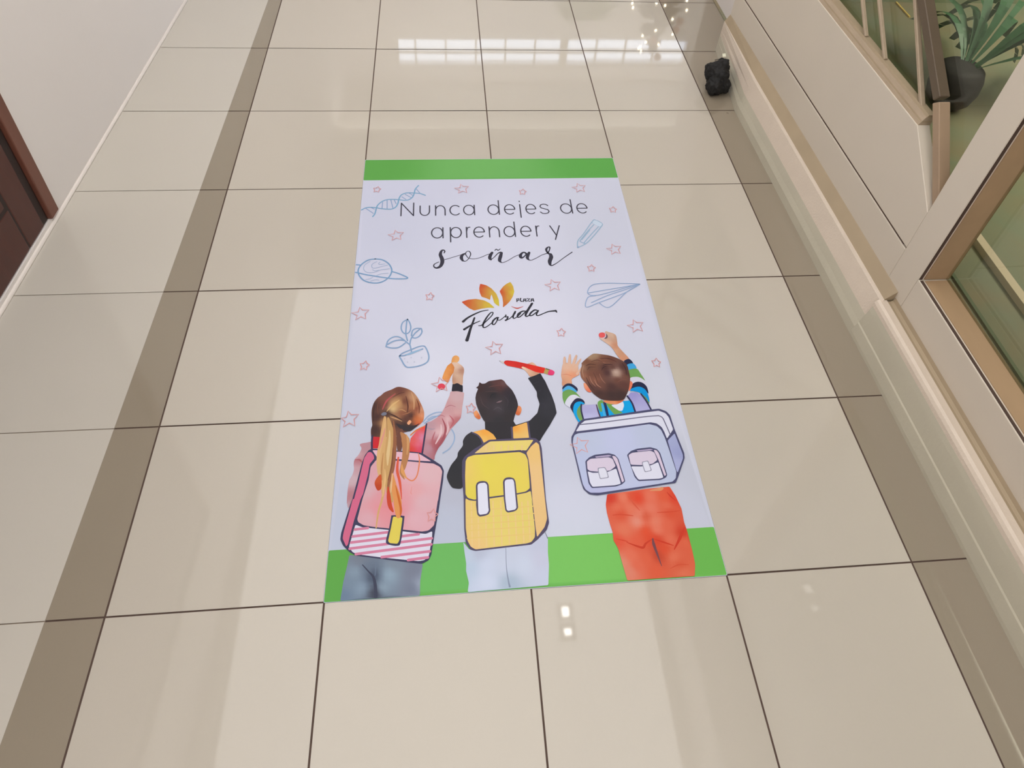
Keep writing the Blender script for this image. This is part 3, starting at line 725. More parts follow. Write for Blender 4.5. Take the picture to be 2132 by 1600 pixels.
('logo/petal2','R',[(380.6,899.6),(398.5,893.5),(414.3,879.8),(427.8,857.8),(433.6,834.1),(433.4,807.9),(426.5,813.4),(419,822),(416.6,836.9),(412.9,856.2),(409,845.6),(407.5,834),(395.7,841.8),(382.2,847.6),(377.4,866),(376.8,881.1)],[(380,896,(205,75,42)),(381,866,(205,85,46)),(394,865,(206,125,58)),(407,865,(208,165,70)),(419,856,(210,178,66)),(427,824,(214,196,62)),(402,842,(208,140,62))],0,9),
('logo/petal3','R',[(438.2,867.1),(449.4,885.2),(460.1,895.8),(474.1,904.2),(481.1,886.3),(482.9,864.5),(477,845.3),(466.5,826.6),(455.8,814.4),(443.6,803.4),(445.7,821),(444.9,844.3)],[(440,866,(205,75,42)),(448,848,(204,105,52)),(448,813,(204,110,52)),(462,876,(208,150,64)),(463,844,(210,160,64)),(477,893,(212,180,64)),(479,860,(214,196,62))],0,9),
('logo/lettering1','S',[(399.6,795.3),(380.2,791.9),(359,781.9),(337.8,768.5),(323.9,754.9)],[2.4,3.6,4.8,6,8],(46,45,54),0),
('logo/lettering1','S',[(357.6,767.7),(352.1,750.9),(344.1,727.4),(337.7,704.3),(332.5,687.2)],[5.2,6,7.2,8.8,10],(46,45,54),0),
('logo/lettering1','S',[(326.1,726.2),(341.3,737.4),(357.5,747.7),(372.8,755.1)],[7.2,5.6,3.6,2.8],(46,45,54),0),
('logo/lettering1','S',[(368.1,738.3),(377.6,739.9),(392.6,755.3),(407.9,772.9),(413,782.9),(411.2,786.6),(404.5,783.2),(393.3,767.4),(382.6,745.7),(381.2,732.8),(388.2,731.6),(403,742.9),(414.9,756.4)],[2.4,3.2,3.2,3.2,3.2,3.2,3.6,4.8,5.6,4.8,3.2,2.8,2.8],(46,45,54),0),
('logo/lettering1','S',[(428.2,766),(421.8,765.2),(411.6,754.6),(408.6,743.7),(413.9,740.5),(421.8,752.2),(426.5,764.1),(423.7,758.1),(432.4,756.8),(446,768.4),(451.1,773.3)],[3.6,4.8,5.6,4.8,3.6,3.2,3.6,2.8,2.8,2.8,3.6],(46,45,54),0),
('logo/lettering1','S',[(450.5,775.3),(449.1,767.2),(456.4,768),(451.5,757),(448.2,755.1)],[3.2,3.6,3.6,5.2,5.6],(46,45,54),0),
('logo/lettering1','S',[(451.5,756),(461.5,761.7),(471.9,772.5),(478.2,780.4)],[3.6,2.8,3.2,4.4],(46,45,54),0),
('logo/lettering1','S',[(479.5,786.5),(471.8,770.4),(472.6,761.3),(482.6,766),(495,778.8)],[5.6,5.6,3.6,2.8,2.8],(46,45,54),0),
('logo/lettering1','S',[(508.7,787.5),(500.5,786.8),(488.5,778),(484.3,766.9),(490.6,765.7),(502.9,777.4),(513.7,789.4)],[3.6,4.8,6,5.2,3.6,3.6,3.6],(46,45,54),0),
('logo/lettering1','S',[(532.5,815.8),(519,793.3),(509,773.1),(511.6,766.9),(521.8,772.6)],[6.8,7.2,6.4,4,3.2],(46,45,54),0),
('logo/lettering1','S',[(547.6,787.1),(538.2,790.5),(525.8,780.7),(520.8,770.6),(528.1,770.3),(540.4,780.1),(549.3,788)],[4,4.8,5.6,4.8,3.6,3.6,3.6],(46,45,54),0),
('logo/lettering1','S',[(547.5,786),(541.3,773.9),(545.6,768.7),(562.6,776.2),(579.7,783.2),(601.1,785.1)],[4.8,4.8,3.6,3.2,4,6.4],(46,45,54),0),
('logo/lettering1','S',[(600.3,785.5),(602.9,779.8)],[6.4,4],(46,45,54),0),
('logo/lettering2','L',[(487.6,824.8),(488.5,836.4),(494.3,836.2),(493.7,829.9),(488.3,830)],[3.6],(58,56,66),0),
('logo/lettering2','L',[(500.1,837.1),(497.7,828.6),(499.9,825.4),(503.6,825.3)],[3.6],(58,56,66),0),
('logo/lettering2','L',[(507.2,824.7),(509.7,834.6),(514.7,835),(515,824.4)],[3.6],(58,56,66),0),
('logo/lettering2','L',[(509.2,828.9),(514.4,828.7)],[3.6],(58,56,66),0),
('logo/lettering2','L',[(519.6,835.3),(527.1,835.5),(519,824.7),(526.5,824.9)],[3.6],(58,56,66),0),
('logo/lettering2','L',[(530.9,824.3),(532.3,833.8),(537,835.7),(538.3,824.4)],[3.6],(58,56,66),0),
('logo/lettering2','L',[(532.2,828.9),(538,829.1)],[3.6],(58,56,66),0),
('logo/swoosh','S',[(469.8,806.6),(477.6,802.1),(486.2,798.7),(495.3,801.5),(504.6,805.3)],[1.2,2.6,4.8,2.6,1.2],(200,85,75),0),
('printed_dna','S',[(2.2,1238.4),(14.6,1247.8),(28.7,1251),(47.8,1248.8),(64.7,1244),(85,1241),(102.9,1241.5),(114.5,1250.9),(121.2,1268.7),(123.1,1286.7),(129.8,1308.4),(144.1,1319.2),(158.8,1321.2),(176,1319.5),(195.6,1316.4),(212.8,1307.2)],[4.5],(128,170,198),0),
('printed_dna','S',[(40.6,1205.3),(46.9,1219),(50.4,1243.5),(54.4,1261.1),(67.9,1278.8),(84.4,1287.5),(104.9,1288.5),(123.1,1286.7),(141.3,1283.6),(157,1286),(168.9,1298.5),(174.8,1316.8),(178.2,1339),(189.1,1358.6)],[4.5],(128,170,198),0),
('printed_dna','S',[(14.7,1246.9),(42.1,1220.9)],[3.2],(146,168,198),0),
('printed_dna','S',[(33.5,1249.1),(43.4,1241.9)],[3.2],(146,168,198),0),
('printed_dna','S',[(69.9,1275.1),(69.3,1246.6)],[3.2],(146,168,198),0),
('printed_dna','S',[(84.5,1285.6),(86.1,1242.7)],[3.2],(146,168,198),0),
('printed_dna','S',[(97.1,1285.4),(105.1,1245.8)],[3.2],(146,168,198),0),
('printed_dna','S',[(108.6,1285.1),(115.2,1267)],[3.2],(146,168,198),0),
('printed_dna','S',[(133.6,1301),(147.3,1288)],[3.2],(146,168,198),0),
('printed_dna','S',[(144.3,1313.7),(164.1,1296.8)],[3.2],(146,168,198),0),
('printed_dna','S',[(157.6,1319.9),(170,1307.7)],[3.2],(146,168,198),0),
('printed_dna','S',[(181.8,1340.8),(194.4,1318.3)],[3.2],(146,168,198),0),
('printed_planet','S',[(58.2,1013.3),(79.8,1009.2),(98.9,993.9),(109.3,973.6),(110.8,957.8),(105.7,939.8),(93,923.4),(76.4,914.4),(59.5,913.1),(42.3,917.5),(26.6,926.9),(14.2,944),(9.3,961),(11.1,978),(20.6,995),(37.1,1009.2),(58.2,1013.3)],[4.5],(126,162,194),0),
('printed_planet','S',[(1.9,958.9),(10.6,955.8),(34.9,947.9),(63.8,940.5),(95.5,933),(121.3,928.3),(149.9,927.3),(160.4,930.2),(151.6,938.3),(130.2,950.7),(113.7,957.7)],[4.5],(126,162,194),0),
('printed_planet','S',[(2.6,990.5),(16.2,988.4)],[4.5],(126,162,194),0),
('printed_planet','S',[(43.2,1003.6),(28.6,989.4),(24.8,973.7),(32.2,960.3),(43.9,956),(61,958.1),(77.8,966.7),(103.6,970.5)],[2.6],(172,186,208),0),
('printed_planet','S',[(63.7,1001.7),(51.5,992.7),(49.1,983.5),(52.4,975.4),(62.1,974.5),(76.3,980),(97.2,985.9)],[2.6],(172,186,208),0),
('printed_planet','S',[(73.5,998.7),(69.9,993.4),(73.9,988.7),(88.3,991.5)],[2.6],(172,186,208),0),
('printed_planet','S',[(52.9,967.5),(60.7,963.3),(72.1,965.6)],[2.6],(172,186,208),0),
('printed_planet','S',[(66.5,943.6),(78.6,949.7),(100.5,952.3)],[2.6],(172,186,208),0),
('printed_planet','S',[(34.1,928),(45.3,930.1),(54.5,936.3)],[2.6],(172,186,208),0),
('printed_planet','S',[(49.6,921.1),(62.6,926.4),(74,924.1)],[2.6],(172,186,208),0),
('printed_pencil','S',[(703.7,1043.6),(709.2,1074.9),(733,1107.7),(772.6,1166.8),(783.5,1170.9),(803.2,1153),(794,1134.5),(755.6,1084.7),(732,1060.5),(703.7,1043.6)],[3.6],(158,184,204),0),
('printed_pencil','S',[(770.2,1158.1),(794.5,1137.3)],[3.6],(158,184,204),0),
('printed_pencil','S',[(715.7,1072),(726.4,1063.4),(732.2,1061.9)],[3.6],(158,184,204),0),
('printed_pencil','S',[(716.1,1074.7),(743.9,1113),(773.9,1149.4)],[3.6],(158,184,204),0),
('printed_pencil','S',[(726.4,1063.4),(753.8,1098.7),(788.8,1140.3)],[3.6],(158,184,204),0),
('printed_pencil','S',[(722.9,1080),(755.7,1124)],[3.6],(158,184,204),0),
('printed_pencil','R',[(702.7,1050.4),(712.4,1048.8),(703.3,1040.9)],[(0,0,(150,175,205))],0,0),
('printed_pencil','R',[(773.6,1166.8),(783.5,1170.9),(803.6,1153),(792.4,1137.4),(770,1156.7)],[(0,0,(205,217,228))],0,0),
('printed_paper_plane','S',[(876.8,881.5),(832.7,885.5),(736,886.3),(707.1,851.9),(730.5,840.2),(789.2,855.1),(876.8,881.5),(830,851.2),(765.2,792.8),(736.8,810.3)],[3],(152,174,204),0),
('printed_paper_plane','S',[(707.9,850.6),(752.2,858.8),(810.6,869),(869.9,880.5)],[3],(152,174,204),0),
('printed_paper_plane','S',[(730.3,839),(705.1,832.8),(693.9,795.5),(735.1,811.5),(784.9,831.1),(825.8,848.9),(876.6,880.3)],[3],(152,174,204),0),
('printed_paper_plane','S',[(713.1,812.3),(767.6,838.9),(828.1,861),(873.5,879.2)],[3],(152,174,204),0),
('printed_plant','S',[(163.1,768.9),(149.8,758.8),(145.6,740.6),(149.6,724.9),(159,716.8),(169.1,722.8),(172.9,738.2),(169.5,756.7),(163.1,768.9)],[4],(140,168,198),0),
('printed_plant','S',[(161.1,762.4),(159.6,736.2),(159.5,715.5),(164.6,692.3)],[4],(140,168,198),0),
('printed_plant','S',[(105.3,674.7),(110,694.6),(123.7,706.7),(137.9,707.4),(150.3,699.2),(160.6,688.7),(169.9,679.5)],[4],(140,168,198),0),
('printed_plant','S',[(105.3,674.1),(119,669.1),(135,668.5),(146.9,674.2),(158.7,685)],[4],(140,168,198),0),
('printed_plant','S',[(109.5,682),(126.2,692.6),(144.3,695.7),(156.5,692.6)],[4],(140,168,198),0),
('printed_plant','S',[(202.8,734.4),(188.4,735),(178.2,727.6),(175.4,709.7)],[4],(140,168,198),0),
('printed_plant','S',[(202.8,734.4),(204.9,721.4),(197.9,707.5),(186.8,700.9),(177.6,703.2)],[4],(140,168,198),0),
('printed_plant','S',[(178.5,707),(186.5,719.5),(197.7,730.7)],[4],(140,168,198),0),
('printed_plant','S',[(176.5,704.5),(172.7,692),(171.4,679.4)],[4],(140,168,198),0),
('printed_plant','S',[(169.8,680.7),(173,671.8),(176.3,654.3)],[4],(140,168,198),0),
('printed_plant','S',[(143.7,641),(151.5,649.2),(172.2,659.4),(195.2,669.7),(210.3,671.5),(217.4,662.5),(224.4,638.7),(222.4,620.6),(211.6,610.2),(193.9,603.8),(178.2,601.5),(165.4,602.1),(157.3,610.2),(149,627.4),(143.8,639.8),(157.6,641.6),(177.4,650.6),(207.3,661.7)],[4],(140,168,198),0),
('printed_plant','R',[(157.6,644.1),(172.4,649.6),(192.3,657.4),(205.3,659.9),(187.4,650.2),(169.5,642.9)],[(0,0,(150,184,210))],1,0),
('printed_plant','R',[(155.7,630.7),(157.8,633.3),(160.1,630.5),(157.9,628)],[(0,0,(198,202,216))],1,0),
('printed_plant','R',[(173.5,633.6),(175.6,636.2),(177.9,633.4),(175.7,630.8)],[(0,0,(198,202,216))],1,0),
('printed_plant','R',[(202.3,632.4),(204.5,635),(206.7,632.2),(204.5,629.6)],[(0,0,(198,202,216))],1,0),
('printed_plant','R',[(163.9,618.9),(166,621.5),(168.2,618.7),(166.1,616.2)],[(0,0,(198,202,216))],1,0),
('printed_plant','R',[(182.6,618.7),(184.8,621.2),(187,618.5),(184.8,615.9)],[(0,0,(198,202,216))],1,0),
('printed_globe','S',[(209.9,429.1),(223.5,446),(244.1,455.8),(264.8,454.8)],[3.2],(156,178,206),0),
('printed_globe','S',[(220.1,420.9),(247.3,425.3),(272.7,414.4),(287.6,394.5),(288.7,371.8),(276.6,350.2),(259.8,338.3)],[3.2],(156,178,206),0),
('printed_globe','S',[(221.8,436.3),(233.7,443.5),(247.5,444.8)],[3.2],(156,178,206),0),
('printed_globe','S',[(213.3,425.1),(232,437.7),(257.8,450.2)],[3.2],(156,178,206),0),
('girl/trousers','R',[(46.4,97.7),(43.6,76),(37.7,40.7),(34.1,0),(112.9,0),(205.2,0),(205.5,29.8),(211.1,66.8),(194.5,73.7),(105.7,88.1)],[(64,60,(137,156,170)),(51,33,(124,142,157)),(137,48,(146,167,181)),(123,21,(146,166,180)),(188,52,(124,130,145)),(188,17,(118,126,142)),(85,66,(108,120,136)),(102,46,(74,84,102)),(109,12,(60,62,75)),(203,23,(152,162,178)),(69,84,(122,130,142)),(150,75,(130,142,154)),(77,24,(138,158,174)),(41,13,(112,132,152))],0,9),
('girl/trousers','S',[(77.2,73.8),(91.2,58.5),(102,46.4),(107.1,29.2),(109.8,4)],[2,3,5,7,8],(64,68,86),0),
('girl/trousers','S',[(106.2,77.8),(106.5,60.4),(106.2,49)],[1.7,1.4,1.4],(110,124,142),0),
('girl/sleeve1','R',[(87.1,375.3),(68.2,377),(52.3,373.4),(57,361.9),(51.4,345.9),(42.3,333.2),(40.6,320.2),(42.3,305.8),(39.3,291.7),(33.2,278),(31.3,257.4),(31.1,230.2),(31.8,207.4),(31.9,221.2),(36,208),(46.6,220.3),(80,261.5),(102.6,331.4)],[(54,371,(195,142,146)),(69,366,(186,140,146)),(46,340,(212,180,184)),(49,328,(176,98,104)),(47,313,(206,165,170)),(39,278,(208,178,182)),(36,239,(186,126,132)),(34,210,(192,156,162))],1,9),
('girl/sleeve1','S',[(43.1,331.7),(53.7,331.1),(59.3,325)],[1.4,3.4,2.7],(172,92,100),0),
('girl/','R',[(285.2,518.7),(315.2,514.2),(317.8,503.7),(312.9,471.4),(308.5,441.8),(303,430.3),(281,404.3),(260.2,367.7),(248.3,351.7),(239.9,332.2),(237.5,321.1),(222.8,327.8),(206.6,339),(211.8,370.3),(218.4,422.9),(230.3,430),(250.9,444.6),(263.2,463.8),(272.3,487.5),(279.6,505.5)],[(301,498,(208,172,172)),(307,472,(206,165,163)),(282,463,(205,155,155)),(299,452,(214,166,163)),(275,432,(224,186,186)),(288,423,(190,105,108)),(299,430,(186,110,112)),(260,377,(172,88,94)),(250,396,(226,186,186)),(240,365,(176,92,98)),(228,388,(202,155,160)),(224,355,(190,142,152)),(230,416,(192,152,158)),(256,435,(205,150,152)),(269,399,(214,168,168)),(250,354,(160,82,90))],1,7),
('girl/','S',[(266.7,467.6),(280.8,475.4),(294.6,470.3)],[1,2.7,1],(182,120,125),0),
('girl/','S',[(259.4,436.4),(267.5,408.9),(262,380.7),(245,351.9)],[1.7,5.4,6.8,2.7],(166,84,92),0),
('girl/','S',[(235.1,354.3),(233.5,376.6),(240.3,398.8)],[2,4.8,1.4],(182,104,110),0),
('girl/','S',[(255.8,419.1),(255.5,394.2),(241.8,365)],[2,6.8,2.7],(228,192,192),0),
('girl/','S',[(278.4,445.2),(288.3,427.1),(279.4,408.3)],[1.4,5.1,2.7],(188,102,108),0),
('girl/','S',[(271.2,428),(274.3,408.5),(268.9,389.8)],[1.4,4.8,2],(226,188,188),0),
('girl/','S',[(247.5,442.8),(257.8,446.2),(266.3,441.9)],[1,2.7,1],(184,118,124),0),
('girl/','S',[(218.4,413.3),(230.2,406.9),(240.4,408.3)],[2,4.8,1.4],(176,150,160),0),
('girl/','R',[(288.4,542.2),(301.8,544.1),(315.9,536.1),(315.5,514.2),(301.1,518.6),(285.2,518.1)],[(0,0,(40,38,48))],0,0),
('girl/hand','R',[(289.3,542.2),(288.4,566),(293,587.5),(289.3,606.3),(293.7,617.1),(303.6,611.2),(317.8,597.3),(321,584),(317.7,564.7),(314.5,537.2),(301.8,543.7)],[(300,598,(224,192,168)),(316,584,(182,130,106)),(302,565,(216,180,152)),(292,555,(188,138,108)),(309,550,(212,172,144)),(304,609,(230,196,170))],1,9),
('girl/marker','R',[(260.1,560.9),(266.7,582.1),(275.1,601.4),(287.2,611.9),(295,596.1),(291.9,578.8),(284.4,566.2),(276.5,545.3),(268,552)],[(272,571,(238,162,88)),(283,588,(236,158,80)),(291,590,(206,122,62)),(286,570,(212,126,62))],0,9),
('girl/marker','R',[(286.8,610.8),(290.3,629.6),(299.7,635.5),(307.8,629.9),(308.8,619.8),(302.7,611.6),(292.7,612.7)],[(293,620,(226,150,72)),(302,625,(234,168,98)),(300,614,(236,184,128))],1,9),
('girl/marker','R',[(248.2,535.4),(251.5,542.2),(258.5,544.6),(265.7,541.6),(268.5,534.5),(265.2,527.3),(258.2,525),(251,528)],[(0,0,(226,70,88))],1,0),
('girl/hair','R',[(97.9,514.2),(107.9,524),(125.1,531.4),(142.3,539.3),(163.6,533.8),(181.3,522.6),(193.8,505.5),(202.6,486.8),(208.3,472.5),(212.3,456.4),(211.2,436.8),(204.8,425.5),(189.7,412.8),(171.4,403.3),(156.4,399.4),(143.2,392.5),(105.1,389.8),(81.9,391),(78.6,397.7),(77.6,414.8),(80.1,426.1),(78.6,437.7),(76.2,461.2),(77.3,478.9),(81.6,494.7),(89.6,507.5)],[(87,482,(80,50,45)),(87,414,(72,46,42)),(91,449,(74,46,42)),(117,515,(122,74,60)),(109,487,(120,66,54)),(146,526,(112,64,52)),(135,484,(216,172,112)),(131,472,(226,192,132)),(146,490,(200,150,95)),(161,493,(116,66,50)),(183,504,(196,146,106)),(185,478,(178,118,78)),(196,469,(134,68,48)),(204,467,(222,160,120)),(206,447,(226,150,105)),(200,436,(214,120,70)),(155,457,(146,90,64)),(142,450,(165,114,78)),(166,441,(92,56,46)),(179,448,(72,44,40)),(191,442,(196,106,58)),(117,458,(72,46,40)),(163,420,(56,42,42)),(180,413,(54,42,44)),(142,427,(84,56,48)),(200,422,(220,96,50)),(150,402,(120,74,58)),(112,432,(190,140,90))],1,6),
('girl/hair','S',[(136,518.5),(114.2,497.2),(104.1,471.6)],[1.7,4.8,2],(186,84,86),0),
('girl/hair','S',[(120.8,459),(136.4,450.3),(155.4,437.7)],[1.7,4.1,1.4],(70,44,38),0),
('girl/hair','S',[(124.5,449),(140,442.4),(155.5,433.8)],[1,3.4,1],(206,158,108),0),
('girl/hair','S',[(144.4,466.7),(154.7,468.2),(165.1,461.7)],[1,3.4,1.4],(190,140,92),0),
('girl/hair','S',[(115.4,465.1),(130.2,484.3),(147,497.6)],[1.4,5.4,1.4],(220,178,118),0),
('girl/hair','S',[(129.4,506.6),(146.4,518),(160.3,521.5)],[1,2.7,1],(96,54,44),0),
('girl/hair','S',[(164.1,509),(169.9,478.4),(168.6,458.6)],[1.4,4.1,1.4],(96,54,42),0),
('girl/hair','S',[(177.8,520.7),(185.2,495.8),(185.6,467.6)],[1,4.8,1.4],(206,156,112),0),
('girl/hair','S',[(83.4,492.6),(81.5,462.9),(82.8,437.5)],[1.4,3.4,1.4],(64,40,36),0),
('girl/hair','S',[(94.9,504.2),(90.9,480.2),(93.7,456.4)],[1,2.7,1],(110,64,50),0),
('girl/hair','S',[(156.7,453.2),(168.6,456.6),(178.8,462)],[1,2.7,1],(168,110,74),0),
('girl/hair','S',[(192.1,499.5),(199.3,474.9),(199.4,455.1)],[1,3.4,1.4],(120,60,42),0),
('girl/hair','R',[(168.8,428.3),(175,436.3),(179.6,431.6),(177.7,426.9),(172.7,422.3)],[(0,0,(236,168,122))],1,0),
('girl/hair','R',[(140.5,427.8),(155.8,422.2),(171.1,417.6),(189.6,420.5),(201.4,425.7),(179.7,404.8),(162.9,405.6),(149.3,414.9)],[(0,0,(52,45,48))],1,0),
('girl/backpack','R',[(82.6,393.4),(105.9,390.3),(104.8,359.4),(83.2,360.5)],[(89,386,(198,42,52)),(98,373,(210,36,44))],0,9),
('girl/backpack','S',[(82,395.7),(81.7,379),(82.9,358.7)],[5],(60,52,78),0),
('girl/backpack','R',[(217.5,422),(211.1,340.9),(174.1,345.7),(178.4,383.2),(193.2,404.1),(206.6,412)],[(213,417,(236,72,60)),(193,392,(230,92,102)),(207,384,(214,140,170)),(197,364,(228,112,132)),(181,354,(218,62,48)),(204,349,(216,60,90)),(184,379,(226,90,80))],0,9),
('girl/backpack','S',[(218.7,422.9),(214.3,388.8),(208,340.2)],[4,4.4,4.4],(62,54,82),0),
('girl/backpack','S',[(178.2,392.6),(193.1,406),(214.2,417.3)],[3,4,2],(226,122,62),0),
('girl/backpack','R',[(81.9,359.4),(97.4,357.9),(195.8,344),(207.9,340.7),(236.2,320),(256.1,304.4),(261.5,290.8),(259.3,265.3),(248.4,197.4),(251.6,215),(245.8,177.9),(238.6,138.9),(230.1,86.2),(224.1,74.8),(209.3,67.6),(179.8,72.4),(61.2,95),(45.9,104.4),(30.8,119.5),(23.4,133.6),(24,148.8),(42.8,230.4),(40.6,212.3),(59.7,319.2),(66.2,342.1),(74.8,355.7)],[(0,0,(62,60,88))],0,0),
('girl/backpack','R',[(73.1,349.9),(65.3,334.8),(60.6,304.7),(54.2,262.9),(47.6,229.2),(45.2,230.2),(29.7,151.5),(28.4,136.3),(37.9,117.3),(41.7,121.9),(43.6,135.4),(51.2,176.7),(63.3,229.2),(68.4,241.6),(77,292.5),(79.5,318.1),(90,332),(87.5,342.5),(80.4,351)],[(0,0,(214,106,136))],0,0),
('girl/backpack','R',[(83.9,355.2),(98.9,354.4),(195.8,340.8),(203.9,336.9),(230.8,317.1),(196,320.7),(97.1,334.6),(92.1,342.2)],[(0,0,(232,186,196))],0,0),
('girl/backpack','R',[(95.4,328.8),(176,319.8),(236.1,310.7),(252,300.7),(257.5,288.8),(254.3,265.6),(245.9,211),(246.1,216.9),(236.7,154.6),(224.1,142.9),(208.9,141.3),(170.8,147.6),(102.2,158),(74.7,164),(61.3,172.2),(58.6,179.5),(67.7,228.9),(79.2,275.4),(82.5,310.7)],[(223,282,(226,184,186)),(210,213,(224,180,184)),(81,248,(218,174,178)),(91,303,(222,166,170)),(165,229,(228,160,164)),(107,226,(226,156,160)),(188,244,(230,170,170)),(183,291,(228,182,190)),(121,205,(230,140,144)),(146,217,(228,146,150)),(116,194,(230,152,156)),(147,195,(228,146,152)),(86,179,(222,172,178)),(193,173,(226,176,182))],0,10),
('girl/backpack','R',[(55.2,166.8),(72,159.5),(132.8,149.6),(163.3,144.7),(193.7,139),(218,135.2),(232.5,140.8),(231.7,123.9),(224.4,83.6),(214.5,75.4),(201.9,74),(164.9,80),(120.4,87.2),(68.4,97.1),(53.7,102.9),(44.4,115.4),(45.4,121.6)],[(0,0,(226,222,232))],0,0),
('girl/backpack','S',[(54.9,155.3),(84.2,157.1)],[6.2],(214,130,156),0),
('girl/backpack','S',[(51.1,139.5),(130,144.5)],[6.2],(214,130,156),0),
('girl/backpack','S',[(48.5,125.7),(201.3,135.6)],[6.2],(214,130,156),0),
('girl/backpack','S',[(46.2,111.8),(231.2,124.2)],[6.2],(214,130,156),0),
('girl/backpack','S',[(61,98.6),(230.1,110.2)],[6.2],(214,130,156),0),
('girl/backpack','S',[(118.9,88.2),(226.5,94.5)],[6.2],(214,130,156),0),
('girl/backpack','S',[(178.2,78),(222.3,81.1)],[6.2],(214,130,156),0),
('girl/backpack','R',[(139.2,184.2),(163.9,181.5),(167.4,174.6),(160.9,120.6),(153.6,111.6),(132.6,116),(126.8,124.2),(132.7,153.1),(136.4,178.8)],[(0,0,(62,60,88))],1,0),
('girl/backpack','R',[(141.2,181.2),(163.4,177.2),(157.5,124.6),(153.5,116.2),(135.8,118.8),(131.7,123.9),(137,152.8)],[(0,0,(228,208,88))],0,0),
('girl/ponytail','S',[(153.9,407.1),(151.7,385.6),(151.2,352.4)],[10.2,20.4,10.2],(112,70,56),0),
('girl/ponytail','S',[(154,400.8),(165.4,380.3),(167.6,342.6),(161.7,306.4),(157.5,290.8),(165.1,273.4)],[4.8,20.4,17.7,13.6,8.8,2],(186,128,80),0),
('girl/ponytail','S',[(167.9,394),(172.4,372.3),(170.3,339.5)],[2,6.8,2.7],(210,156,100),0),
('girl/ponytail','S',[(149.1,331.8),(147.5,297.1),(154.9,264.2),(160.1,222.7)],[4.1,6.8,6.1,1.4],(222,92,62),0),
('girl/ponytail','S',[(111.1,448.6),(110.1,406.2),(108,360.7),(107.9,302.1),(115.5,245.7),(113.1,221.4),(106.6,194.1),(103.1,156.4)],[4.8,14.3,17.7,18.4,12.2,5.4,4.8,4.1,2.7],(216,170,110),0),
('girl/ponytail','S',[(119.5,445),(126.5,405.4),(126,344.8),(125.5,286.9),(132.5,237.9),(138.3,217.2)],[4.8,17,21.8,20.4,15.6,3.4],(204,160,100),0),
('girl/ponytail','S',[(133.8,434.8),(138.6,389.3),(138.7,344.1),(135.5,300.6),(127.2,258.8),(131.3,217.6)],[2.7,8.2,10.2,9.5,6.1,1.4],(152,96,64),0),
('girl/ponytail','S',[(113.9,446.9),(108,390.9),(101.4,356.5),(100.6,316.9),(108.5,273.8),(115.6,242.9)],[2,7.5,8.8,8.8,8.2,2],(222,178,120),0),
('girl/ponytail','S',[(135.9,289.2),(140.2,258.1),(149.6,223.3),(151.9,199.5),(153.5,181)],[3.4,12.2,17,18.4,15.6,10.2],(226,150,84),0),
('girl/ponytail','S',[(126.7,254.7),(129.8,224.5),(133.9,205.5),(140.8,192.9)],[2.7,9.5,10.2,8.8,3.4],(204,70,40),0),
('girl/ponytail','S',[(144.7,257.8),(153.5,223.1),(158.8,199.1),(158.5,183.1)],[1.4,4.8,5.4,5.4,2.7],(206,104,40),0),
('girl/ponytail','S',[(125,408.5),(125.6,374.8),(123.4,342),(123.2,312.8)],[2,6.8,8.8,2.7],(224,192,136),0),
('girl/ponytail','S',[(135.9,289.2),(134.4,258.4),(133.7,240.5)],[1.4,4.1,1.4],(232,190,140),0),
('girl/ponytail','S',[(113.1,415.4),(107,383.3),(100.8,356.6)],[2,5.4,2.7],(222,150,132),0),
('girl/ponytail','S',[(111.3,345.6),(109.2,302.1),(111.7,273.6)],[1.4,4.8,1.4],(190,136,82),0),
('girl/ponytail','S',[(134.9,359.2),(133.7,315.1),(126.1,272.8)],[1.4,4.1,2],(128,76,52),0),
('girl/ponytail','S',[(117.1,301.6),(118.9,273.2),(114.8,232.1)],[1.4,4.8,2],(230,186,126),0),
('girl/ponytail','S',[(198.5,340.9),(201.4,318.7),(196.4,283),(186.1,268.7),(174.3,272.9),(163.5,286.2)],[1.4,3.1,3.1,3.4,2.7,1.7],(228,132,86),0),
('girl/ponytail','S',[(158.3,312.3),(160.7,293.5),(169.6,276)],[2,8.8,3.4],(226,160,92),0),
('girl/ponytail','S',[(183.8,252.8),(181.4,237.8),(184.1,233.5)],[1,2,1],(230,150,140),0),
('girl/ponytail','R',[(107.4,289.3),(96.3,275.9),(94.6,263.4),(102.3,247.8),(110.7,252.8),(110.7,273.7)],[(103,274,(206,90,42)),(103,257,(190,66,28))],1,9),
('girl/ponytail','R',[(101.3,457),(107,462.6),(114.7,461.2),(114.2,454.4),(105.7,452.8)],[(0,0,(118,120,134))],1,0),
('boy/trousers','R',[(303.2,111.1),(305.2,89),(308.3,61.8),(307.4,46),(312.8,19.7),(309.4,0),(403.8,1.4),(489,3.1),(495.4,47.3),(496.1,74.4),(500.2,110.2),(495.1,121.9),(470.7,105),(400,95.5),(317,92.4)],[(316,79,(196,208,222)),(315,52,(190,206,222)),(356,56,(208,216,232)),(354,17,(210,218,234)),(394,54,(206,213,227)),(402,14,(176,192,206)),(438,51,(208,216,230)),(480,62,(204,206,222)),(484,22,(204,210,226)),(337,84,(190,196,212)),(477,95,(200,204,220)),(413,85,(204,210,224))],0,9),
('boy/trousers','S',[(400.4,91.3),(398.5,46.8),(401,16.5),(402.8,5.9)],[1.2,1.6,3,4.5],(142,152,172),0),
('boy/trousers','S',[(495.1,121.9),(499.2,107.5)],[1.1,1.4],(70,66,84),0),
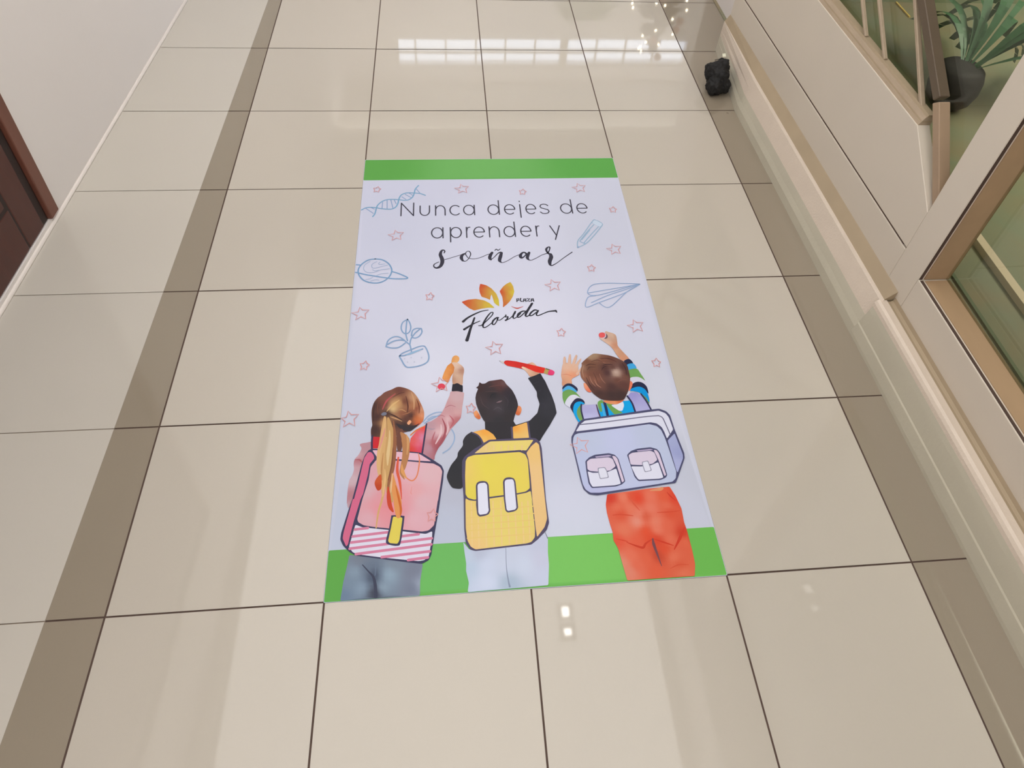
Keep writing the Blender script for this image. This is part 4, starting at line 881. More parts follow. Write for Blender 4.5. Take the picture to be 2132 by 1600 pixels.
('boy/sleeve1','R',[(336.8,392.6),(329.8,391.4),(318.3,382.7),(311,369.3),(309.9,355.6),(297.8,338.2),(294.4,323.6),(279.4,303.9),(268.9,278.6),(270.6,264.3),(278.2,248.5),(286.6,242.8),(305.6,243.5),(313.2,273.3),(314.7,316.6),(333.1,336.3),(361.5,359),(356.6,371.5)],[(326,376,(52,50,54)),(290,289,(45,45,50)),(282,261,(48,47,50))],1,20),
('boy/','R',[(494.5,550.8),(531,565.3),(536.1,550.8),(541.5,538.9),(547.3,517.3),(554.3,492.2),(559.3,465.8),(561.1,438.2),(539.1,403.4),(514.9,369.8),(507.3,357.3),(484.7,364.5),(396.6,365.7),(369.1,399),(369.7,424.4),(395.9,428.4),(444.2,420.7),(449.5,408),(486.8,418.5),(509.7,440.8),(518.5,467.8),(514,490.4),(514.8,505.5),(506.9,525)],[(519,544,(44,43,50)),(535,467,(54,53,60)),(521,413,(46,45,50)),(425,392,(48,44,48)),(548,439,(50,50,56)),(521,486,(42,41,48))],0,14),
('boy/','S',[(509.3,532.6),(524.7,537.7)],[0.7,2.2,0.7],(60,59,68),0),
('boy/','S',[(514.8,505.5),(528.7,512.4)],[0.7,2.2,0.7],(60,59,68),0),
('boy/','S',[(517.8,471.5),(530.3,467.2)],[0.7,2.2,0.7],(60,59,68),0),
('boy/ear1','R',[(348.4,456.3),(341.8,449.1),(345.1,436.3),(355,429.6),(359.3,435.6),(354.4,448.5)],[(345,447,(242,168,112)),(355,438,(212,104,52))],1,9),
('boy/ear2','R',[(458.9,463.3),(466.8,462),(468.8,451.9),(463.6,439.4),(458.2,436.4),(452,441.8)],[(467,454,(240,164,116)),(457,445,(210,98,48)),(460,460,(226,130,80))],1,9),
('boy/hair','R',[(350.7,526.5),(358.3,531.9),(361.3,544.3),(367.6,538.2),(376.6,538.7),(386.8,546),(403.4,548.1),(421.6,550.6),(429.4,544.4),(433.6,534.2),(441.1,524.6),(448.5,514.3),(455.2,497),(459.5,479.9),(460.7,465.1),(454.5,448.9),(448.4,433),(444,418),(370.2,420),(364.5,430),(358.8,442.8),(353.4,461.2),(349.3,476),(348.2,494.6),(350.7,507.6),(357.1,523.4)],[(411,541,(90,54,52)),(424,536,(110,78,76)),(418,525,(84,50,48)),(385,521,(62,48,50)),(363,528,(64,42,42)),(397,500,(42,40,44)),(385,508,(54,44,46)),(367,484,(66,52,54)),(433,509,(48,40,48)),(445,490,(46,42,48)),(412,482,(62,54,58)),(438,462,(50,46,50)),(406,459,(72,64,70)),(382,465,(62,54,58)),(366,453,(55,48,50)),(404,428,(48,46,50)),(428,432,(50,44,46)),(394,445,(58,50,54))],0,8),
('boy/hair','S',[(403.8,477.4),(412,480),(418.5,482.3)],[1.4,5,1.4],(124,100,104),0),
('boy/hair','S',[(385.7,526.8),(410.5,531.4),(428.3,528.6)],[1.1,2.9,1.1],(104,62,58),0),
('boy/hair','S',[(375.2,512.1),(394.7,513.1),(410.7,510.4)],[1.1,2.9,1.1],(76,56,56),0),
('boy/hair','S',[(361.5,497.7),(366.8,475.2),(381.9,459.8)],[1.1,2.9,1.1],(78,62,64),0),
('boy/hair','S',[(424.5,498.4),(434.6,481.1),(430,462.9)],[1.1,2.9,1.1],(62,54,60),0),
('boy/hair','S',[(394.4,455.5),(406,462.3),(416.6,454.4)],[1.1,3.6,1.1],(80,72,78),0),
('boy/hair','S',[(387,492.7),(394.1,503.6),(405.5,505)],[1.1,3.6,1.1],(38,36,40),0),
('boy/hand','R',[(491.9,594.6),(504.2,600.1),(512.9,602.2),(523.4,589.2),(516.1,583.5),(496.4,588.4)],[(511,598,(230,190,160)),(497,594,(200,120,90))],1,9),
('boy/pencil','R',[(418.8,612),(433.3,609.3),(432.7,601.3),(427,604.5)],[(0,0,(216,206,196))],0,0),
('boy/pencil','R',[(418.5,612.2),(423.3,611.2),(422.6,608.4)],[(0,0,(130,130,136))],0,0),
('boy/pencil','R',[(431.7,604.3),(435.1,610.9),(442.7,612.2),(466,607.9),(507.1,594.9),(547.1,581.7),(542.3,564.8),(531,565.5),(472.5,585),(439.7,594.5)],[(441,609,(205,36,36)),(440,600,(226,52,36)),(506,586,(228,48,32)),(530,573,(226,44,30)),(490,597,(206,40,34))],0,9),
('boy/pencil','R',[(546.6,581.5),(559.4,575.5),(553,559.5),(539.7,564.9)],[(0,0,(186,160,92))],0,0),
('boy/pencil','R',[(547.9,581.5),(560.8,575.9),(559.1,573.6),(546.7,578.5)],[(0,0,(92,86,72))],0,0),
('boy/pencil','R',[(557.6,575.2),(566.4,573.2),(570.7,566.1),(564.5,557.4),(551.4,560.4)],[(565,569,(236,72,128)),(558,564,(230,52,104))],1,9),
('boy/hand','R',[(480.6,585.5),(483.3,589.3),(489.5,586.7),(502.2,579.1),(518.1,569.8),(528.5,565.4),(503.2,554.9),(495.9,565.5),(488.6,576.7)],[(484,585,(240,204,172)),(504,568,(226,180,148)),(518,566,(206,150,118)),(504,558,(214,164,132))],1,9),
('boy/backpack','R',[(336.8,392.6),(366.4,399.7),(376,395.3),(389.3,383.7),(397,369),(363,361.2),(359.4,371.3),(351.7,384.1)],[(344,392,(242,180,92)),(369,392,(246,168,68)),(382,373,(242,180,86)),(365,366,(244,196,104))],0,9),
('boy/backpack','R',[(440.9,402.7),(479.4,414.5),(482.1,368),(440.1,367.9)],[(445,400,(244,166,66)),(474,406,(242,184,100)),(444,373,(240,196,108)),(477,374,(240,196,114))],0,9),
('boy/backpack','S',[(335.6,391.1),(348.9,383.4),(357.9,369.9),(359.9,359.8)],[4.2],(84,76,100),0),
('boy/backpack','S',[(481.7,415.2),(482.9,368)],[4.6],(84,76,100),0),
('boy/backpack','S',[(438,401.5),(437.7,366.5)],[4.6],(84,76,100),0),
('boy/backpack','R',[(377.3,368.8),(484.7,369.1),(498.4,366.4),(507.4,355.9),(510.2,338.9),(508.8,291.3),(505.7,203.6),(506.9,144.1),(499.3,127.3),(475.8,106.1),(459.9,95.2),(330.5,88.5),(319,92.2),(309,108),(306.5,141.8),(307.7,215),(305.5,273.7),(307.2,314.1),(313.6,325.5),(338.9,345),(361.5,359)],[(0,0,(84,76,100))],0,0),
('boy/backpack','R',[(379.8,363.8),(491.7,362.5),(470.2,333.5),(453.8,335.9),(338.4,332.8),(364,353.5)],[(422,353,(238,216,114)),(352,335,(236,205,130)),(464,354,(238,214,120))],0,9),
('boy/backpack','R',[(497.7,356.1),(504.3,348.4),(504.8,327.1),(504.2,277),(503.5,203.7),(503.4,154.5),(495.1,134.7),(474.9,111.8),(473.7,131.7),(473.1,205.5),(474.5,264.3),(473.5,310.9),(469.9,327.2),(483.7,344.9)],[(490,337,(240,198,122)),(487,264,(240,200,136)),(486,160,(238,198,132))],0,9),
('boy/backpack','R',[(315.9,313.6),(321.7,323.3),(338.2,328.3),(453.3,330.4),(466.5,323.2),(471.6,308.1),(470.2,250.3),(469.4,232.1),(458.7,224.6),(431.9,220.6),(368.6,216),(333.1,211),(317.7,216.3),(312.5,225.8),(313.2,273.3)],[(364,292,(234,216,86)),(431,296,(234,214,88)),(318,287,(238,206,106)),(460,316,(236,210,100)),(334,223,(232,212,84))],0,20),
('boy/backpack','R',[(312.9,216),(320.1,210.4),(334.3,208),(372.3,212.1),(431.7,217.3),(459.7,221.2),(471,225.7),(473.1,182.6),(471,205.6),(471.8,131.8),(469.8,112.1),(460.5,101.4),(449.1,98.7),(330.7,92.2),(320.2,99),(313.3,113.3),(310.2,141.6),(311.7,210.3)],[(319,141,(238,204,122)),(377,166,(234,214,112)),(388,116,(236,214,116)),(446,148,(234,214,112)),(331,97,(240,200,130)),(457,111,(236,206,120)),(321,199,(238,206,116)),(393,201,(236,210,110))],0,12),
('boy/backpack','S',[(325.6,205),(323.4,98.8)],[3.2],(239,205,136),0),
('boy/backpack','S',[(340.3,165.7),(339.2,97.8)],[3.2],(239,205,136),0),
('boy/backpack','S',[(358.1,166.1),(356.5,98.1)],[3.2],(239,205,136),0),
('boy/backpack','S',[(377.6,204.9),(374.1,98.4)],[3.2],(239,205,136),0),
('boy/backpack','S',[(396.3,203.9),(391.6,98.7)],[3.2],(239,205,136),0),
('boy/backpack','S',[(411.2,170.3),(409.7,99)],[3.2],(239,205,136),0),
('boy/backpack','S',[(428.6,172.2),(426.1,100.1)],[3.2],(239,205,136),0),
('boy/backpack','S',[(446.7,197.9),(442.9,100.4)],[3.2],(239,205,136),0),
('boy/backpack','S',[(461.4,200.1),(458,104.4)],[3.2],(239,205,136),0),
('boy/backpack','S',[(313.9,184.8),(474,186.6)],[2.6],(236,203,118),0),
('boy/backpack','S',[(313.6,167.3),(472.8,168.8)],[2.6],(236,203,118),0),
('boy/backpack','S',[(313.4,151.4),(471.6,152.8)],[2.6],(236,203,118),0),
('boy/backpack','S',[(313.1,136.5),(470.6,137.7)],[2.6],(236,203,118),0),
('boy/backpack','S',[(312.8,118.9),(469.3,119.9)],[2.6],(236,203,118),0),
('boy/backpack','S',[(369.5,352.5),(368.1,340.5)],[3.2],(238,205,140),0),
('boy/backpack','S',[(388.7,351.5),(387.3,339.4)],[3.2],(238,205,140),0),
('boy/backpack','S',[(408,350.4),(406.4,338.4)],[3.2],(238,205,140),0),
('boy/backpack','S',[(425.9,349.5),(424.3,337.5)],[3.2],(238,205,140),0),
('boy/backpack','S',[(442.4,348.6),(440.7,336.6)],[3.2],(238,205,140),0),
('boy/backpack','S',[(460.4,347.7),(458.6,335.6)],[3.2],(238,205,140),0),
('boy/backpack','R',[(338.3,246.5),(340.9,253.4),(347,257.2),(356.3,257.8),(365.5,255.5),(369.7,247.5),(369.6,188.7),(370.1,181.5),(365.6,172.7),(356.9,169.8),(343.3,168.4),(338.3,173.9),(336.5,198.3),(337.8,213.3)],[(0,0,(84,76,100))],0,0),
('boy/backpack','R',[(342.3,245.6),(344.3,250.4),(349.5,252.6),(361.4,253),(365.7,247),(365.7,188.9),(366.4,182.5),(361.7,174.7),(344.2,172.8),(341.2,178.8),(341.8,213.1)],[(0,0,(230,230,240))],0,0),
('boy/backpack','R',[(404.9,252.6),(407.7,259.5),(414,263.4),(422.7,264),(432.5,260.6),(435.9,252.2),(436.8,184.7),(432.3,179),(426,176.2),(410.8,174.3),(405.7,179.4),(404,209.5)],[(0,0,(84,76,100))],0,0),
('boy/backpack','R',[(409.2,252),(411.1,256.2),(415.6,258.3),(429.7,258.2),(432.3,250.7),(432.7,185),(429.3,181),(411.8,178.3),(408.8,182.5),(407.6,209.2)],[(0,0,(230,230,240))],0,0),
('striped/trousers','R',[(657,205.9),(649.4,180.4),(648.5,160.6),(651.4,131.4),(654.4,112.2),(652.7,93.5),(660.3,74.6),(663.7,42.7),(668.2,1.4),(721.6,1.7),(824.7,1.2),(832.6,27.6),(833.7,60.8),(832.8,107.7),(830.8,125.4),(832.7,159.7),(825.6,192),(816.4,216.9),(758.9,214.6)],[(664,196,(214,60,40)),(697,196,(232,126,96)),(717,196,(226,84,54)),(730,192,(228,70,42)),(763,194,(232,118,90)),(796,192,(228,95,62)),(820,187,(222,70,45)),(676,172,(230,112,82)),(682,155,(222,86,56)),(708,169,(230,120,90)),(718,134,(233,148,124)),(728,153,(232,130,104)),(740,146,(220,92,62)),(762,131,(232,130,102)),(757,166,(232,124,98)),(803,152,(220,84,54)),(798,168,(228,108,78)),(682,117,(230,120,88)),(734,110,(228,82,48)),(761,112,(232,124,96)),(787,120,(228,105,75)),(821,99,(206,60,36)),(662,91,(228,88,60)),(708,84,(228,95,65)),(742,94,(222,76,44)),(756,87,(215,68,40)),(788,88,(228,110,80)),(823,82,(226,105,72)),(686,56,(230,114,84)),(723,46,(226,100,68)),(751,52,(198,72,46)),(786,46,(228,114,82)),(667,42,(226,140,112)),(678,20,(226,134,108)),(697,33,(228,108,78)),(741,19,(226,95,62)),(797,27,(218,92,60)),(801,12,(226,115,82)),(767,66,(222,80,48))],0,7),
('striped/trousers','S',[(683,87),(706.1,76.3),(719.5,72.5),(727.6,81.2),(745.5,90.9)],[1.3,4.6,5.9,4.6,2],(206,64,40),0),
('striped/trousers','S',[(748.7,90.7),(770.5,81.6),(792.2,72.6)],[2,4.6,1.3],(210,62,38),0),
('striped/trousers','S',[(829.6,114.3),(812.3,90),(791.6,63.4)],[2,7.3,2],(208,60,38),0),
('striped/trousers','S',[(746.5,91.7),(746,78.5),(749.1,56.9),(753.6,28.1)],[2.6,7.3,5.3,1.3],(120,72,78),0),
('striped/trousers','S',[(661.7,153.3),(681.2,153.8),(711,148.8)],[1.3,4,1.3],(216,78,50),0),
('striped/trousers','S',[(770.5,153.4),(803.2,153.2),(828.2,155)],[1,3.3,1],(216,76,48),0),
('striped/trousers','S',[(707.6,198.8),(718.4,178),(729.6,160.8)],[1.3,4,1.3],(222,92,64),0),
('striped/trousers','S',[(806.5,203.3),(812.4,192.7),(822.8,180.3)],[1,3.3,1],(204,58,40),0),
('striped/trousers','S',[(772.2,21),(794.2,28.5),(817.3,27)],[1,3.3,1],(214,84,54),0),
('striped/trousers','S',[(659.5,96.2),(674.5,92.2),(686.4,88.4)],[1,3.3,1.3],(218,72,46),0),
('striped/waist','R',[(763.8,210),(798.1,217.5),(801.1,212.2),(792.4,207.2),(766,208.4)],[(0,0,(226,152,106))],0,0),
('striped/hand1','R',[(587.6,554.4),(592,576.1),(598.2,594),(607.4,596.6),(623.9,591.8),(637.3,590.2),(639.3,578),(636.1,564.1),(639.7,557),(626.3,548.7),(615.3,541.3),(612.1,523),(587.6,521.2),(588.4,540.6)],[(605,580,(228,186,158)),(627,578,(226,182,152)),(611,557,(236,168,128)),(620,551,(232,150,112)),(605,540,(226,168,128)),(592,535,(212,150,116)),(592,564,(222,170,140))],1,9),
('striped/hand1','S',[(601.8,589.7),(602.7,601.9),(605.1,615.1)],[8.6,7.6,5],(226,184,156),0),
('striped/hand1','S',[(615.2,591.2),(618.3,607.4),(621.7,622.7)],[8.9,7.9,5],(226,184,156),0),
('striped/hand1','S',[(626.6,589.7),(632.5,604.7),(639.4,619.8)],[8.9,7.6,5],(226,184,156),0),
('striped/hand1','S',[(634.1,582.2),(641.6,596.1),(649.7,607)],[8.2,6.6,4],(226,184,156),0),
('striped/hand1','S',[(632.8,558.3),(640.9,567.9),(647.4,577.6)],[7.3,5.9,3.3],(226,184,156),0),
('striped/hand1','S',[(607.7,611.9),(605.9,591.6)],[0.7,1.3,0.7],(196,150,124),0),
('striped/hand1','S',[(623.3,617.4),(620.3,593)],[0.7,1.3,0.7],(196,150,124),0),
('striped/hand1','S',[(642.2,618.7),(632.8,594.5)],[0.7,1.3,0.7],(196,150,124),0),
('striped/hand1','S',[(588.7,556.7),(602.4,558.1),(616,552.7)],[0.7,1.7,1],(216,128,98),0),
('striped/hand2','R',[(715.1,678),(726.2,680.8),(736.7,701.1),(747,698.5),(760.2,692.5),(765.8,683.5),(765,659.8),(764.8,647),(776.3,625.4),(788.5,602.4),(774.4,596.9),(767.2,595.7),(756.7,613.7),(747.3,639.3),(739,652.4),(724,667.9)],[(752,684,(220,188,162)),(764,677,(194,148,118)),(738,659,(224,184,154)),(756,650,(204,140,106)),(760,630,(216,166,132)),(769,626,(200,146,112)),(774,603,(214,148,112)),(722,676,(222,190,172)),(743,678,(200,160,136))],1,9),
('striped/marker','R',[(728,686.2),(731.2,694.8),(737.2,693.4),(740.9,685.6),(738,677.1),(730.6,675.2)],[(0,0,(108,86,92))],1,0),
('striped/marker','R',[(716.7,687.7),(720.7,695.8),(729.2,698.6),(736.3,693.5),(736.1,684.7),(731,678),(722.1,677.5)],[(0,0,(212,200,208))],1,0),
('striped/marker','R',[(715.1,688.9),(718.9,695.9),(726.4,698.2),(733.1,695.3),(734.5,688.1),(730.5,681.1),(723.2,678.8),(716.7,681.6)],[(0,0,(232,94,92))],1,0),
('striped/sleeve1','R',[(587.1,517.4),(600.1,527.8),(614.7,525.4),(627,511.7),(624,502.2),(611.7,515.3),(600.7,520),(586.9,509.3)],[(0,0,(38,40,68))],1,0),
('striped/sleeve1','R',[(586.6,509.7),(600.8,520.6),(613.5,516.1),(624,502.6),(619.5,499.8),(608.9,506.8),(597.2,506.5),(586.3,501.3)],[(0,0,(78,172,222))],1,0),
('striped/sleeve1','R',[(586.4,502.1),(600.8,508.7),(613.5,504.6),(625.1,492.7),(632.1,478.2),(618.1,490.1),(604.8,488.9),(593.6,478.7),(586.9,463),(582.9,478.7),(583.6,492.7)],[(0,0,(114,164,84))],1,0),
('striped/sleeve1','R',[(586.7,463.6),(593.6,479.1),(604.9,489.8),(618.3,491.1),(628.7,483),(632.1,478.2),(617.7,475.7),(606.4,465),(599.9,453.1)],[(0,0,(222,222,230))],1,0),
('striped/sleeve1','R',[(599.7,456.5),(608.9,470.9),(620,480.1),(631.3,478.8),(639.3,471.3),(639.5,461.9),(629.8,468.4),(616.4,465.8),(608.5,454.2),(607,434.1),(602.1,445.3)],[(0,0,(38,40,68))],1,0),
('striped/sleeve1','R',[(608.2,454.2),(616.5,466.8),(630,469.5),(639.5,461.9),(630.2,459.6),(619.8,449.9),(615,435.5),(620.5,415.4),(623.4,408.1),(614.9,408.1),(606.2,434.2)],[(0,0,(0,164,226))],1,0),
('striped/sleeve1','R',[(614.5,435.6),(619.8,449.9),(631.1,460.1),(631.9,443.8),(631.7,414.8),(623.6,409.5),(616.9,418.3)],[(0,0,(120,160,86))],1,0),
('striped/sleeve2','R',[(774.1,596.9),(789.2,601.4),(796.8,585.2),(778.3,580.9),(773,587.9)],[(0,0,(38,40,68))],1,0),
('striped/sleeve2','R',[(778.1,581.5),(797.4,585.6),(802.9,567.5),(779.8,563.7)],[(0,0,(62,164,216))],1,0),
('striped/sleeve2','R',[(779.9,564.1),(803.3,567.8),(811.8,550.2),(819.4,527.6),(810.6,535.9),(799.5,540.4),(779.9,537.7),(779.5,551.6)],[(0,0,(114,164,84))],1,0),
('striped/sleeve2','R',[(779.4,537.7),(799.6,540.8),(811.9,534.3),(820,524.1),(821,508.4),(810.6,519.6),(794.3,522.9),(781.1,518)],[(0,0,(214,212,222))],1,0),
('striped/sleeve2','R',[(780.5,517.1),(796.3,524.6),(810.8,520.6),(820.1,506.5),(819.5,485.3),(811.2,498.2),(796.1,506.6),(776.6,501.8),(768,496.4)],[(0,0,(38,40,68))],1,0),
('striped/sleeve2','R',[(770.3,497.2),(780.7,505.4),(799.8,508.4),(813.1,499.1),(818.2,481.6),(817.6,460.8),(811,457.3),(804.7,474.6),(796,489.3),(781.9,494.8)],[(0,0,(0,150,216))],1,0),
('striped/sleeve2','S',[(798.1,487.3),(808.6,473.5),(815,456.2)],[2,3.6,3],(108,146,84),0),
('striped/','R',[(675.9,463.9),(690.8,469.7),(746.2,465.2),(767.3,467),(772.1,428.7),(737.5,427.3),(692.3,420.4),(676,419.8),(674.1,438.1)],[(0,0,(0,164,226))],0,0),
('striped/','R',[(675.4,463.9),(687.8,471.2),(691.1,459.4),(681.9,435.9),(676.2,440.7)],[(0,0,(112,164,82))],1,0),
('striped/','S',[(686.7,459.6),(686.9,441.1),(687.8,422.8)],[5,6,7],(70,176,224),0),
('striped/','S',[(694.6,464.8),(695.4,440.7),(695.8,420.3)],[7.5,7.5,6.5],(30,48,90),0),
('striped/','R',[(696.8,461),(712,458.4),(725.1,440.2),(738.6,429),(714.3,425.5),(705.5,440.2)],[(0,0,(114,164,80))],0,0),
('striped/','R',[(710.3,453.8),(728.3,457.6),(745.2,463.9),(745.6,451.2),(738.3,435.8),(729.2,435.7),(719.4,444.7)],[(0,0,(228,228,236))],0,0),
('striped/','R',[(693.3,469.6),(746.2,469.5),(735.2,459.5),(721.4,455.7),(700.8,460.4)],[(705,466,(226,140,90)),(722,458,(236,156,104)),(738,466,(206,100,54))],1,9),
('striped/collar','R',[(756,481.7),(767.2,496.4),(771.1,495.3),(762.4,480.4)],[(0,0,(214,214,222))],1,0),
('striped/ear1','R',[(646.7,526.6),(653,524.4),(663.7,501.3),(658.9,497.1),(651.3,501.9),(646.4,513.6)],[(649,518,(240,160,120)),(660,502,(232,120,90))],1,9),
('striped/ear2','R',[(774.5,527.1),(781.9,524.3),(781.4,516.1),(773.6,501.9),(767.2,496.4)],[(0,0,(232,126,92))],1,0),
('striped/hair','R',[(651.1,593.7),(665.5,607.4),(681.2,619.5),(692.4,624.2),(716,620.1),(732.7,616.2),(747.3,610),(761.4,601.5),(771.8,592.4),(779,579.9),(779.7,559.6),(779.3,539.7),(774.5,520.3),(768.5,503.1),(757.8,482.5),(744.3,468.4),(713.6,467.7),(688.2,473.6),(670.9,489.5),(662.9,501.9),(653.1,524.9),(642.7,545.6),(642.5,563.8),(650,585.6)],[(692,620,(166,136,106)),(677,613,(170,138,108)),(668,599,(124,80,58)),(656,577,(152,112,88)),(668,577,(108,70,54)),(683,588,(118,78,58)),(671,556,(120,75,58)),(682,536,(138,88,68)),(692,516,(112,72,60)),(715,575,(84,52,46)),(719,558,(80,50,48)),(742,561,(206,178,158)),(743,553,(190,160,140)),(737,574,(96,60,52)),(738,606,(110,66,52)),(713,603,(124,78,60)),(767,576,(84,52,48)),(766,542,(116,74,60)),(742,534,(106,66,54)),(756,517,(96,60,52)),(721,511,(80,52,48)),(670,508,(92,60,54)),(685,492,(75,50,46)),(717,486,(68,48,46)),(742,485,(68,48,46)),(650,552,(150,100,76)),(692,556,(112,70,56)),(776,552,(86,54,48))],1,6),
('striped/hair','S',[(678.4,536.5),(682.6,520.7),(692.6,510.5)],[1,3,1],(172,122,98),0),
('striped/hair','S',[(666.8,548.8),(669.1,531),(678.3,515)],[1,2.6,1],(166,116,92),0),
('striped/hair','S',[(695,555.5),(698.8,537.5),(706.6,523.4)],[1,2.6,1],(152,106,86),0),
('striped/hair','S',[(662,584),(673,588.6),(689.7,585.9)],[1,2.6,1],(74,46,38),0),
('striped/hair','S',[(663.1,568.9),(671.4,578.6),(688.4,577.8)],[1,2,1],(84,54,44),0),
('striped/hair','S',[(706.8,606.6),(729.2,605.6),(751.2,593.3)],[1.3,3.3,1],(84,50,44),0),
('striped/hair','S',[(702.9,603.7),(716.3,590.8),(731.7,590.1)],[1,3,1],(144,96,74),0),
('striped/hair','S',[(709.8,582.9),(720.7,586.5),(737.4,583.7)],[1,3,1],(62,40,38),0),
('striped/hair','S',[(703.7,567.1),(710.5,576.8),(721.4,580.4)],[1,3,1],(66,42,40),0),
('striped/hair','S',[(656.2,545.4),(662.6,521.6),(672.9,501.8)],[1,3.3,1.3],(78,50,44),0),
('striped/hair','S',[(677.7,596.6),(695.7,601.9),(711.8,595.1)],[1,2.6,1],(100,62,48),0),
('striped/hair','S',[(765.9,588.6),(772.4,568),(770.3,548.1)],[1,3,1],(66,42,42),0),
('striped/hair','S',[(678.8,560.2),(683,544.1),(686.5,524.4)],[1,2.3,1],(96,60,48),0),
('striped/hair','S',[(740.7,525.8),(755.5,532.9),(769,532.3)],[1,2.6,1],(124,80,66),0),
('striped/hair','S',[(655.4,585.3),(649,565.5),(649.5,545.7)],[1,2.6,1],(172,130,104),0),
('striped/backpack','R',[(631.8,457.7),(671,458.9),(675,421.7),(629,413.2),(627.1,436.8)],[(641,453,(182,178,214)),(662,453,(186,180,216)),(647,443,(176,172,214)),(650,421,(194,194,226))],0,9),
('striped/backpack','S',[(630.3,460.5),(627.4,440.4),(629.5,413.1)],[4.2,4.2,4.2],(46,46,76),0),
('striped/backpack','S',[(671,457.1),(672.5,438.2),(674.9,421.3)],[3,4,3.4],(82,62,80),0),
('striped/backpack','R',[(759.8,479.6),(771.2,491.4),(789.6,491),(801.7,476.6),(815.3,434.8),(773.7,428.4),(772.3,446.2)],[(779,482,(160,154,206)),(796,464,(172,168,212)),(794,438,(180,178,216))],0,9),
('striped/backpack','S',[(759.9,480.2),(768.8,457.5),(772.4,428.5)],[5],(48,46,80),0),
('striped/backpack','S',[(799.3,485.3),(809.8,459.3),(816.8,433.8)],[4.6],(48,46,80),0),
('striped/backpack','R',[(628,415.9),(691.8,422.2),(811.2,435.4),(839.3,437),(856.4,428.2),(864.3,415.8),(866.5,374.1),(875.4,304.6),(873.2,290.7),(842.1,237.4),(833.9,225.5),(801,222.4),(632.7,204.5),(613,208.4),(600.7,222.6),(597.4,242.8),(588.5,352),(590.6,366.3),(601.4,382.2),(614.5,406)],[(0,0,(78,78,108))],0,0),
('striped/backpack','R',[(604.2,380.6),(618.1,399.9),(632.3,410.8),(836.3,431.1),(853.3,422.2),(859.2,410),(862.6,373.4),(839.9,347.5),(837.5,366.4),(833.7,381.4),(822.7,393.2),(806.5,397.4),(771.7,393.9)],[(0,0,(226,226,236))],0,0),
('striped/backpack','S',[(617.6,399.9),(688.8,404.7),(793,414.4),(832.9,415.9)],[3],(112,110,134),0),
('striped/backpack','S',[(832.9,415.9),(841.8,409.3),(846,390.2),(851.1,359.2)],[3],(112,110,134),0),
('striped/backpack','R',[(595,362.5),(599.8,370.9),(609.5,374.8),(684.7,380.5),(801.9,392),(821,385.4),(830.2,373.2),(835,349.6),(838.4,313.7),(842.5,254.3),(837.2,237.7),(826.7,229.1),(785.5,224.7),(640,210.9),(616.7,212.2),(605.8,221),(601.2,234.4),(591.7,348.2)],[(713,349,(198,203,230)),(631,361,(194,202,222)),(799,363,(194,202,222)),(641,216,(190,192,224)),(710,245,(196,202,226)),(825,255,(192,200,222)),(601,268,(192,200,226))],0,20),
('striped/backpack','R',[(840.3,342),(863.5,361.7),(870.7,301),(868.6,290),(845.6,252.4),(843.6,257.7)],[(855,342,(168,174,208)),(852,274,(176,180,214)),(866,305,(160,166,204))],0,9),
('striped/backpack','R',[(616.4,295.9),(628,306),(643.6,312.2),(680,314.6),(694.6,309.4),(701.9,298.2),(708.4,236.6),(697.6,228.6),(681.8,224.5),(621.6,223.7),(615.5,236.8),(615,270.3)],[(0,0,(78,78,108))],0,0),
('striped/backpack','R',[(620.2,294.8),(630.6,301.7),(678,303.3),(687,298.6),(691.4,278),(675,267.3),(642.7,266.1),(623.9,269),(618.6,273.9)],[(0,0,(222,208,222))],0,0),
('striped/backpack','R',[(618.1,268.5),(629.5,263.6),(664.5,262.5),(691.6,272),(696,231),(680.8,227.9),(624,226.8),(619.5,238.3)],[(0,0,(228,227,238))],0,0),
('striped/backpack','R',[(686.8,306.9),(694.8,305.6),(699.5,297.4),(705.7,237.6),(699.5,234.1),(694.6,279.6)],[(0,0,(224,205,220))],0,0),
('striped/backpack','R',[(642.9,307.3),(679.2,309.9),(686.8,306.9),(678.3,305),(645.6,303.8)],[(0,0,(186,172,198))],0,0),
('striped/backpack','R',[(644.7,276.3),(663.9,277.5),(667.3,267.4),(669.2,248.4),(645.8,245.8),(644.2,263.6)],[(0,0,(150,150,168))],0,0),
('striped/backpack','R',[(646.9,274.5),(662.2,275.2),(665.3,266.7),(666.9,250.2),(647.4,248),(646.3,263.5)],[(0,0,(230,229,238))],0,0),
('striped/backpack','R',[(725.9,307.4),(738.1,317.7),(755.7,323.1),(791.1,325.5),(807.2,319.3),(813,308),(817.6,246.9),(811.5,240.1),(797.5,235.2),(741.2,235.1),(733.6,246.9),(729.5,277.7)],[(0,0,(78,78,108))],0,0),
('striped/backpack','R',[(729.7,306.8),(740.4,312.4),(789,315.7),(798.1,310.2),(801.4,289.3),(786.1,279.2),(756.3,277.6),(730.5,280.2)],[(0,0,(222,208,222))],0,0),
('striped/backpack','R',[(730.5,275.5),(755.6,273.8),(780.3,275.2),(802,283.2),(806.2,241.1),(795,238.7),(742.3,239),(736.8,250)],[(0,0,(228,227,238))],0,0),
('striped/backpack','R',[(797.7,317.7),(804.9,316.4),(809.5,307.3),(814.9,247.7),(809.7,245),(804,290)],[(0,0,(224,205,220))],0,0),
('striped/backpack','R',[(753.1,318.3),(790.1,320.8),(797.7,317.7),(789.3,317.2),(755.7,314.9)],[(0,0,(186,172,198))],0,0),
('striped/backpack','R',[(760.1,286.3),(777.1,289.2),(781.2,261.1),(761.9,257.4),(759.6,277.7)],[(0,0,(150,150,168))],0,0),
('striped/backpack','R',[(762.1,284.8),(775.3,286.9),(778.8,262.3),(763.7,259.7),(761.9,277.6)],[(0,0,(230,229,238))],0,0),
